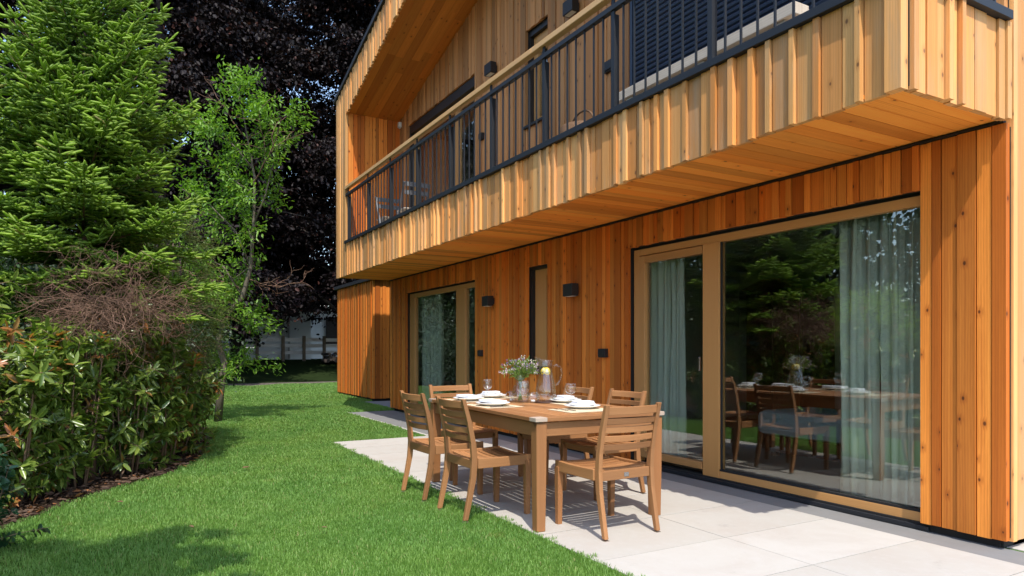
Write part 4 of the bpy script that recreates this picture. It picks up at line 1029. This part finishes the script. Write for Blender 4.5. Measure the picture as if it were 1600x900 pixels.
m = MB(); m.tube([(-7.45, -.3, -.03), (-7.5, -.28, .7), (-7.5, -.2, 1.3), (-7.52, -.14, 1.8)], [.055, .048, .04, .02], 8); build(m, 'trunk', ['barkred'], dead)
dead2 = thing('dead_shrub', 'smaller dead brown twigs in front of the drooping conifer', 'dead shrub', (-8.75, .35, 0))
m = MB(); c = np.array([-8.75, .42, 1.15])
for j in range(60):
    u = unit(rng.normal(size=3) * np.array([1, 1, .8])); twigs(m, [(c + u * .12, u, rng.uniform(.25, .5))], 5, 0, .004, .42, 3, 0, .45, 2)
build(m, 'twigs', ['twig'], dead2)
m = MB(); m.tube([(-8.75, .3, -.03), (-8.75, .36, .6), (-8.75, .42, 1.2)], [.03, .025, .015], 6); build(m, 'trunk', ['barkred'], dead2)

# leafy shrubs
def leafy(root, x0, y0, h, r, nst, nlf, mat, L=(.065, .11), Wf=.30, red=.06, lowfree=.06, droop=.1, stemr=.011, tilt=.0):
    st = MB(); PP, DD, NN, TT = [], [], [], []
    for s in range(nst):
        a = rng.uniform(0, 6.28); rr = r * rng.uniform(.2, 1.0); hh = h * rng.uniform(.72, 1.08) * (1 - .25 * (rr / r) ** 2)
        b = np.array([x0 + .10 * math.cos(a), y0 + .10 * math.sin(a), -.02]); tpp = np.array([x0 + rr * math.cos(a), y0 + rr * math.sin(a), hh])
        mid = b * .5 + tpp * .5 + np.array([rng.normal(0, .05), rng.normal(0, .05), .10 * h])
        q = lambda t: b * (1 - t) ** 2 + 2 * mid * t * (1 - t) + tpp * t * t
        st.tube([q(t) for t in (0, .25, .5, .75, 1)], [stemr, stemr * .85, stemr * .65, stemr * .45, stemr * .25], 5)
        ends = [(q(t), unit(q(t) - q(t - .1)), t) for t in np.linspace(.95, 1.0, 2)]
        for k in range(13):
            t = rng.uniform(lowfree, .98); p = q(t); d = unit(rng.normal(size=3) * np.array([1, 1, .5]) + np.array([0, 0, .55])); ln = rng.uniform(.12, .34) * (1.15 - t * .5)
            st.tube([p, p + d * ln * .5 + np.array([0, 0, .01]), p + d * ln], [stemr * .4, stemr * .3, stemr * .2], 4)
            ends += [(p + d * ln, d, t), (p + d * ln * .55, d, t)]
        m_ = max(1, nlf // (nst * len(ends)))
        for p, d, t in ends:
            newg = rng.random() < red * (1.5 if t > .75 else .5)
            for j in range(m_):
                a2 = rng.uniform(0, 6.28); s1 = unit(np.cross(d, [.3, .2, 1])); s2 = np.cross(d, s1)
                o = s1 * math.cos(a2) + s2 * math.sin(a2); dd = unit(d * rng.uniform(.1, .9) + o + np.array([0, 0, -droop]))
                PP.append(p - d * rng.uniform(0, .10)); DD.append(dd); NN.append(d + rng.normal(size=3) * .25 + np.array([0, 0, .5]))
                TT.append((np.clip(rng.normal(.5, .28), 0, 1), rng.uniform(.6, 1) if newg else (rng.random() < .03) * .7))
    n = len(PP); Ls = rng.uniform(*L, n); V, F, T = leaves_np(np.array(PP), np.array(DD), np.array(NN), Ls, Ls * Wf * rng.uniform(.85, 1.2, n), np.array(TT))
    npmesh('foliage', V, F, T, mat, root); build(st, 'stems', ['stem'], root)
SH = [(-6.55, -.80, 1.42, .50, 11, 2600, 'glossy leafy shrub at the front left of the border beside the dark round leaved one'), (-7.05, -.42, 1.42, .48, 11, 2600, 'leafy shrub with long glossy leaves in front of the dead shrub'),
      (-7.62, -.02, 1.50, .46, 12, 2600, 'leafy shrub with long glossy leaves right of the dead shrub trunk'), (-8.15, .32, 1.38, .44, 12, 2300, 'leafy shrub with bare slanting stems at the lawn corner of the border'),
      (-6.2, -1.35, 1.62, .50, 10, 2400, 'leafy shrub with yellowing tips at the left picture edge'), (-8.75, .48, 1.15, .42, 10, 1900, 'lower leafy shrub in front of the drooping conifer'),
      (-7.0, -1.25, 1.75, .5, 10, 2400, 'taller leafy shrub behind the front left shrubs'), (-5.75, -1.75, 1.5, .5, 9, 1800, 'leafy shrub outside the left picture edge, seen in the window reflection')]
for x, y, h, r, ns, nl, lb in SH:
    t = thing('leafy_shrub', lb, 'shrub', (x, y, 0), 0, 'glossy leaved shrubs along the lawn'); leafy(t, x, y, h * rng.uniform(1.0, 1.25), r * rng.uniform(.95, 1.15), ns, int(nl * 1.35), 'laurel', L=(.075, .13))
t = thing('round_leaved_shrub', 'dark green round leaved shrub at the lower left picture edge', 'shrub', (-4.95, -.85, 0))
leafy(t, -4.95, -.85, .72, .40, 12, 2400, 'box', (.035, .06), .75, .02, .1, .0, .007)

# slender deciduous tree
def limbtree(root, trunk, trad, limbs, leafn, mat, L, Wf, bark, spread=.28, droop=.35, tb=.6, perend=7):
    m = MB(); m.tube(trunk, trad, 9); build(m, 'trunk', [bark], root)
    ends = []
    for pts, r0 in limbs:
        b = MB(); b.tube(pts, list(np.linspace(r0, r0 * .3, len(pts))), 5)
        P_ = [np.array(p) for p in pts]
        for k in range(len(P_) - 1):
            for j in range(5):
                f = (j + rng.random()) / 5
                if k == 0 and f < .35: continue
                p = P_[k] * (1 - f) + P_[k + 1] * f; d = unit(P_[k + 1] - P_[k] + rng.normal(size=3) * .35)
                d = unit(d * .5 + rng.normal(size=3) * np.array([1, 1, .5]) + np.array([0, 0, .15])); ln = rng.uniform(.5, 1.1) * spread
                b.tube([p, p + d * ln * .5 + np.array([0, 0, .02]), p + d * ln], [r0 * .25, r0 * .2, r0 * .1], 3, caps=False)
                ends += [(p + d * ln, d), (p + d * ln * .6, d)]
        build(b, 'branch', [bark], root)
    k_ = max(1, leafn // max(1, len(ends)))
    E = np.array([e[0] for e in ends]); Dn = np.array([e[1] for e in ends])
    P = np.repeat(E, k_, 0); D0 = np.repeat(Dn, k_, 0); n = len(P)
    D = unit(D0 * .6 + rng.normal(size=(n, 3)) * .7 + np.array([0, 0, -droop])); P = P + rng.normal(size=(n, 3)) * spread * .14
    Ls = rng.uniform(*L, n); N_ = rng.normal(size=(n, 3)) * .45 + np.array([0, 0, 1.0])
    V, F, T = leaves_np(P, D, N_, Ls, Ls * Wf, np.stack([np.clip(rng.normal(tb, .25, n), 0, 1), (rng.random(n) < .03) * .6], 1))
    npmesh('crown', V, F, T, mat, root)
ash = thing('slender_tree', 'slender tree with pale crooked trunk and thin bright green leaves left of the house', 'tree', (-12.35, 1.33, 0))
X0, Y0 = -12.35, 1.33
ex = np.array([.4921, .8706, 0])            # sideways, as the trunk bends
o_ = lambda s, z, b=0: tuple(np.array([X0, Y0, z]) + ex * s + np.array([-.87, .49, 0]) * b)
trunk = [o_(0, -.03), o_(.05, .55), o_(.11, 1.0), o_(.0, 1.35), o_(.10, 1.75), o_(.42, 2.1), o_(.55, 2.6), o_(.60, 3.3), o_(.62, 4.1), o_(.50, 4.75), o_(.42, 5.2)]
lim = [([o_(.42, 2.1), o_(.1, 2.6), o_(-.5, 2.9), o_(-1.0, 3.0)], .022), ([o_(.55, 2.6), o_(.3, 3.2), o_(-.2, 3.7), o_(-.6, 3.9)], .02), ([o_(.6, 3.3), o_(.8, 3.8), o_(.95, 4.4), o_(1.0, 4.9)], .018),
       ([o_(.62, 4.2), o_(.3, 4.6), o_(-.1, 4.9), o_(-.3, 5.1)], .016), ([o_(.5, 4.75), o_(.8, 5.05), o_(1.1, 5.2)], .012), ([o_(.42, 5.2), o_(.35, 5.4), o_(.38, 5.5)], .008),
       ([o_(.58, 3.0), o_(.3, 3.4, .5), o_(.0, 3.9, .6)], .014), ([o_(.1, 1.75), o_(-.1, 2.1, -.3), o_(-.2, 2.3, -.5)], .014), ([o_(.08, .8), o_(.22, .9, .2), o_(.35, 1.0, .25)], .006),
       ([o_(.0, 1.35), o_(.3, 1.7, .2), o_(.5, 1.75, .3)], .008), ([o_(.55, 2.6), o_(.1, 2.4, .3), o_(-.4, 2.3, .3)], .012), ([o_(.62, 3.8), o_(.2, 4.1), o_(-.1, 4.3)], .012)]
limbtree(ash, trunk, [.068, .06, .055, .05, .046, .042, .034, .026, .02, .014, .007], lim, 9000, 'sapling', (.055, .11), .36, 'barkpale', .58, .3)
for st_ in [(np.array(o_(.6, 4.0)), np.array([.5, .85, .25]), 1.5), (np.array(o_(.45, 2.2)), np.array([-.4, -.7, .3]), 1.2), (np.array(o_(.5, 2.4)), np.array([.5, .9, .1]), .8), (np.array(o_(.5, 4.75)), np.array([-.4, -.8, .5]), .8)]:
    m = MB(); twigs(m, [st_], 7, 0, .012, .25, 4, .0, .5, 2); build(m, 'dead_branch', ['twig'], ash)

# copper beeches
def beech(x0, y0, H, rad, nl, label, cat='tree', zlow=2.6, mat='beech', name='copper_beech_tree', bark='barkdark', grp='dark copper beeches behind the lawn', ls=(.12, .20), topw=.55):
    t = thing(name, label, cat, (x0, y0, float(hgt(x0, y0))), 0, grp); g0 = float(hgt(x0, y0))
    m = MB(); m.tube([(x0, y0, g0 - .1), (x0 + .1, y0, g0 + H * .2), (x0, y0 + .1, g0 + H * .5), (x0, y0, g0 + H * .9)], [.32, .26, .17, .04], 10); build(m, 'trunk', [bark], t)
    b = MB(); cl = []
    nl_ = 46
    for i in range(nl_):
        f = (i + .5) / nl_; z = zlow + (H - zlow) * (.06 + .9 * f) * rng.uniform(.92, 1.05); a = i * 2.399 + rng.normal(0, .3)
        env = math.sin(math.pi * min(1, .18 + .82 * f)) ** .5 * (1 - topw * f * .6); ln = rad * env * rng.uniform(.75, 1.1)
        hd = np.array([math.cos(a), math.sin(a), 0]); p0 = np.array([x0, y0, max(g0 + 1, z - ln * .45)])
        q = lambda s: p0 + hd * ln * s + np.array([0, 0, ln * (.75 * s - .55 * s * s)])
        b.tube([q(s) for s in (0, .33, .66, 1)], [.075, .05, .03, .01], 5)
        for j in range(16):
            s = rng.uniform(.25, 1.0); c = q(s) + rng.normal(size=3) * np.array([.5, .5, .25]) * (.4 + .6 * s)
            cl.append((c, .35 + .45 * rng.random(), hd))
            if rng.random() < .5: cl.append((c - np.array([0, 0, rng.uniform(.3, 1.0)]) + hd * .2, .3 + .3 * rng.random(), hd))
    build(b, 'branches', [bark], t)
    k = max(4, nl // len(cl)); C = np.array([c[0] for c in cl]); Rr = np.array([c[1] for c in cl]); HD = np.array([c[2] for c in cl])
    P = np.repeat(C, k, 0); rr = np.repeat(Rr, k); hd = np.repeat(HD, k, 0); n = len(P)
    off = rng.normal(size=(n, 3)) * np.array([.55, .55, .16]) * rr[:, None]; off[:, 2] -= .5 * (off[:, 0] ** 2 + off[:, 1] ** 2) / rr
    P = P + off
    D = unit(hd * .6 + rng.normal(size=(n, 3)) * .6 + np.array([0, 0, -.45])); N_ = rng.normal(size=(n, 3)) * .5 + np.array([0, 0, 1.0])
    Ls = rng.uniform(*ls, n); V, F, T = leaves_np(P, D, N_, Ls, Ls * .62, np.stack([np.clip(rng.normal(.45, .28, n), 0, 1), (rng.random(n) < .05) * .7], 1))
    npmesh('crown', V, F, T, mat, t)
beech(-28.0, 1.0, 20, 6.4, 100000, 'dark copper beech behind the slender tree, overhanging the white house from the left', zlow=2.6)
beech(-29.5, 8.4, 20, 6.4, 90000, 'dark copper beech behind the timber house, overhanging the white house from the right', zlow=3.0)
beech(-25.0, -4.6, 19, 5.6, 80000, 'dark copper beech at the left picture edge behind the spruce', zlow=1.6)
beech(-31.5, 4.2, 20, 5.2, 70000, 'dark copper beech in the middle, between the other beeches over the fence', zlow=5.2)
beech(-31.0, 10.8, 18, 5.6, 80000, 'dark copper beech hidden mostly behind the timber annex, lowest hanging of the row', zlow=3.0)
beech(-38.0, 4.5, 22, 8.5, 150000, 'tallest dark copper beech standing behind the roof of the white house', zlow=4.8)
beech(-19.5, -2.2, 4.4, 2.4, 20000, 'dark bushy tree in the shade behind the spruce', 'tree', .3, 'greenfar', 'bushy_tree', grp='dark bushes under the beeches', ls=(.08, .14), topw=.2)
beech(-17.2, -.2, 3.4, 1.6, 14000, 'dark bush left behind the slender tree trunk', 'tree', .2, 'greenfar', 'bushy_tree', grp='dark bushes under the beeches', ls=(.08, .14), topw=.2)
beech(-22.5, .8, 3.6, 1.7, 12000, 'dark bush under the beech left of the white house', 'tree', .2, 'greenfar', 'bushy_tree', grp='dark bushes under the beeches', ls=(.08, .14), topw=.2)
for x_, y_, h_, r_, lb_ in ((-9.5, -11, 8.6, 3.4, 'nearest the camera'), (-14.5, -10.5, 8.6, 3.6, 'second from the camera'), (-19.5, -11, 9, 3.8, 'third from the camera'), (-25.5, -11, 8, 4.2, 'fourth from the camera'), (-33, -10, 9, 4.6, 'fifth from the camera'), (-42, -9, 10, 5, 'farthest from the camera'), (-4.0, -11, 8., 3.2, 'beside the camera'), (-7.5, -14, 11.5, 4.2, 'tallest, behind the others')):
    beech(x_, y_, h_, r_, 20000, 'dark green tree across the garden, mirrored in the windows, ' + lb_, 'tree', .4, 'greenfar', 'garden_tree', grp='dark green trees across the garden, seen only mirrored', ls=(.16, .28), topw=.5)
# tree beside the camera whose shade falls on the near corner of the lawn
ov = thing('overhanging_tree', 'small tree beside the camera that shades the near corner of the lawn', 'tree', (-1.6, -2.4, 0))
tr = [(-1.6, -2.4, -.03), (-1.65, -2.3, 1.2), (-1.8, -2.0, 2.6), (-1.95, -1.5, 3.6), (-2.15, -1.1, 4.5)]
lm = []
for i in range(22):
    a = i * 2.4; r_ = rng.uniform(.4, .8); z = 3.3 + 1.3 * rng.random(); p = np.array([-2.12, -1.08, z]); d = np.array([math.cos(a), math.sin(a), .2])
    lm.append(([tuple(p), tuple(p + d * r_ * .5), tuple(p + d * r_)], .018))
limbtree(ov, tr, [.09, .08, .06, .04, .02], lm, 15000, 'sapling', (.06, .10), .5, 'bark', .34, .2)

# ------------------------------------------------------------------ neighbours
g0 = .74
nb = thing('neighbour_house', 'white rendered neighbouring house with red brown tiled roof under the beech', 'house', (-39, 7.5, g0))
m = MB(); hx = -36.0
core(m, 0, 0, 0, 0, 0, 0, [])
for (ya, yb_, za, zb_) in ((3.2, 4.55, g0, 3.35), (4.55, 5.75, g0, 1.30), (4.55, 5.75, 2.55, 3.35), (5.75, 8.35, g0, 3.35)): m.box(hx - .3, hx, ya, yb_, za - .1 if za == g0 else za, zb_, 'z', 0)
m.box(hx - 6, hx - .3, 3.2, 3.5, g0 - .1, 3.35, 'z', 0); m.box(hx - 6, hx - .3, 8.05, 8.35, g0 - .1, 3.35, 'z', 0)
m.box(hx - 2.2, hx - 1.9, 8.351, 16, g0 - .1, 3.6, 'z', 0)
build(m, 'wall', ['plaster_w'], nb)
m = MB(); m.loft([[(hx + .6, y, 3.30), (hx + .6, y, 3.42), (hx - 3.2, y, 5.7), (hx - 3.2, y, 5.55)] for y in (2.7, 8.7)]); m.loft([[(hx - 3.2, y, 5.55), (hx - 3.2, y, 5.7), (hx - 6.9, y, 3.42), (hx - 6.9, y, 3.30)] for y in (2.7, 8.7)])
m.loft([[(hx - 1.2, y, 3.62), (hx - 1.2, y, 3.74), (hx - 5, y, 6.0), (hx - 5, y, 5.85)] for y in (8.71, 16.5)]); build(m, 'roof', ['rooftile'], nb)
m = MB(); m.box(hx - .2, hx - .08, 4.58, 5.72, 1.33, 2.52, 'z', 0); build(m, 'window', ['lampblack'], nb)
m = MB(); m.box(hx - 1.88, hx - 1.80, 9.6, 10.6, 1.5, 3.0, 'z', 0); build(m, 'shutter', ['barkdark'], nb)
m = MB()
for y in (6.95, 7.25): m.tube([(hx + .06, y, g0), (hx + .06, y, 3.28)], .05, 8)
build(m, 'downpipe', ['fencewood'], nb)
m = MB(); m.box(hx + .55, hx + .66, 2.7, 8.7, 3.24, 3.36, 'y', 0); build(m, 'gutter', ['rooffelt'], nb)
fn = thing('wooden_fence', 'pale weathered board fence in front of the white house', 'fence', (-33, 6, g0))
m = MB()
for z in (.30, .62, .90): m.box(-33.04, -33.0, 3.2, 9.4, g0 - .05 + z, g0 - .05 + z + .17, 'y', 0)
build(m, 'boards', ['fencewood'], fn)
for y in (3.4, 5.15, 6.3, 7.25, 8.2, 9.2):
    m = MB(); m.box(-32.98, -32.86, y, y + .13, g0 - .15, g0 + 1.12, 'z', 0); build(m, 'post', ['bark'], fn)
wp = thing('covered_woodpile', 'dark woodpile under a pale blue tarp beside the fence', 'woodpile', (-31.5, 8.6, .7))
m = MB()
for j in range(40): y = 7.9 + rng.uniform(0, 1.5); z = .66 + abs(rng.normal(0, .16)); m.tube([(-31.9, y, z), (-31.1, y + rng.normal(0, .1), z)], .07, 6)
build(m, 'logs', ['log'], wp)
m = MB(); rows = []
for i in range(9):
    y = 8.2 + 1.2 * i / 8; rows.append([(-31.9 + .8 * k / 6, y + .05 * math.sin(k), .90 + .10 * math.sin(i * .8) + .06 * math.sin(k * 2 + i)) for k in range(7)])
m.loft(rows, 0, (.5, .5), False, True, closed=False); build(m, 'tarp', ['tarp'], wp, solid=.01)
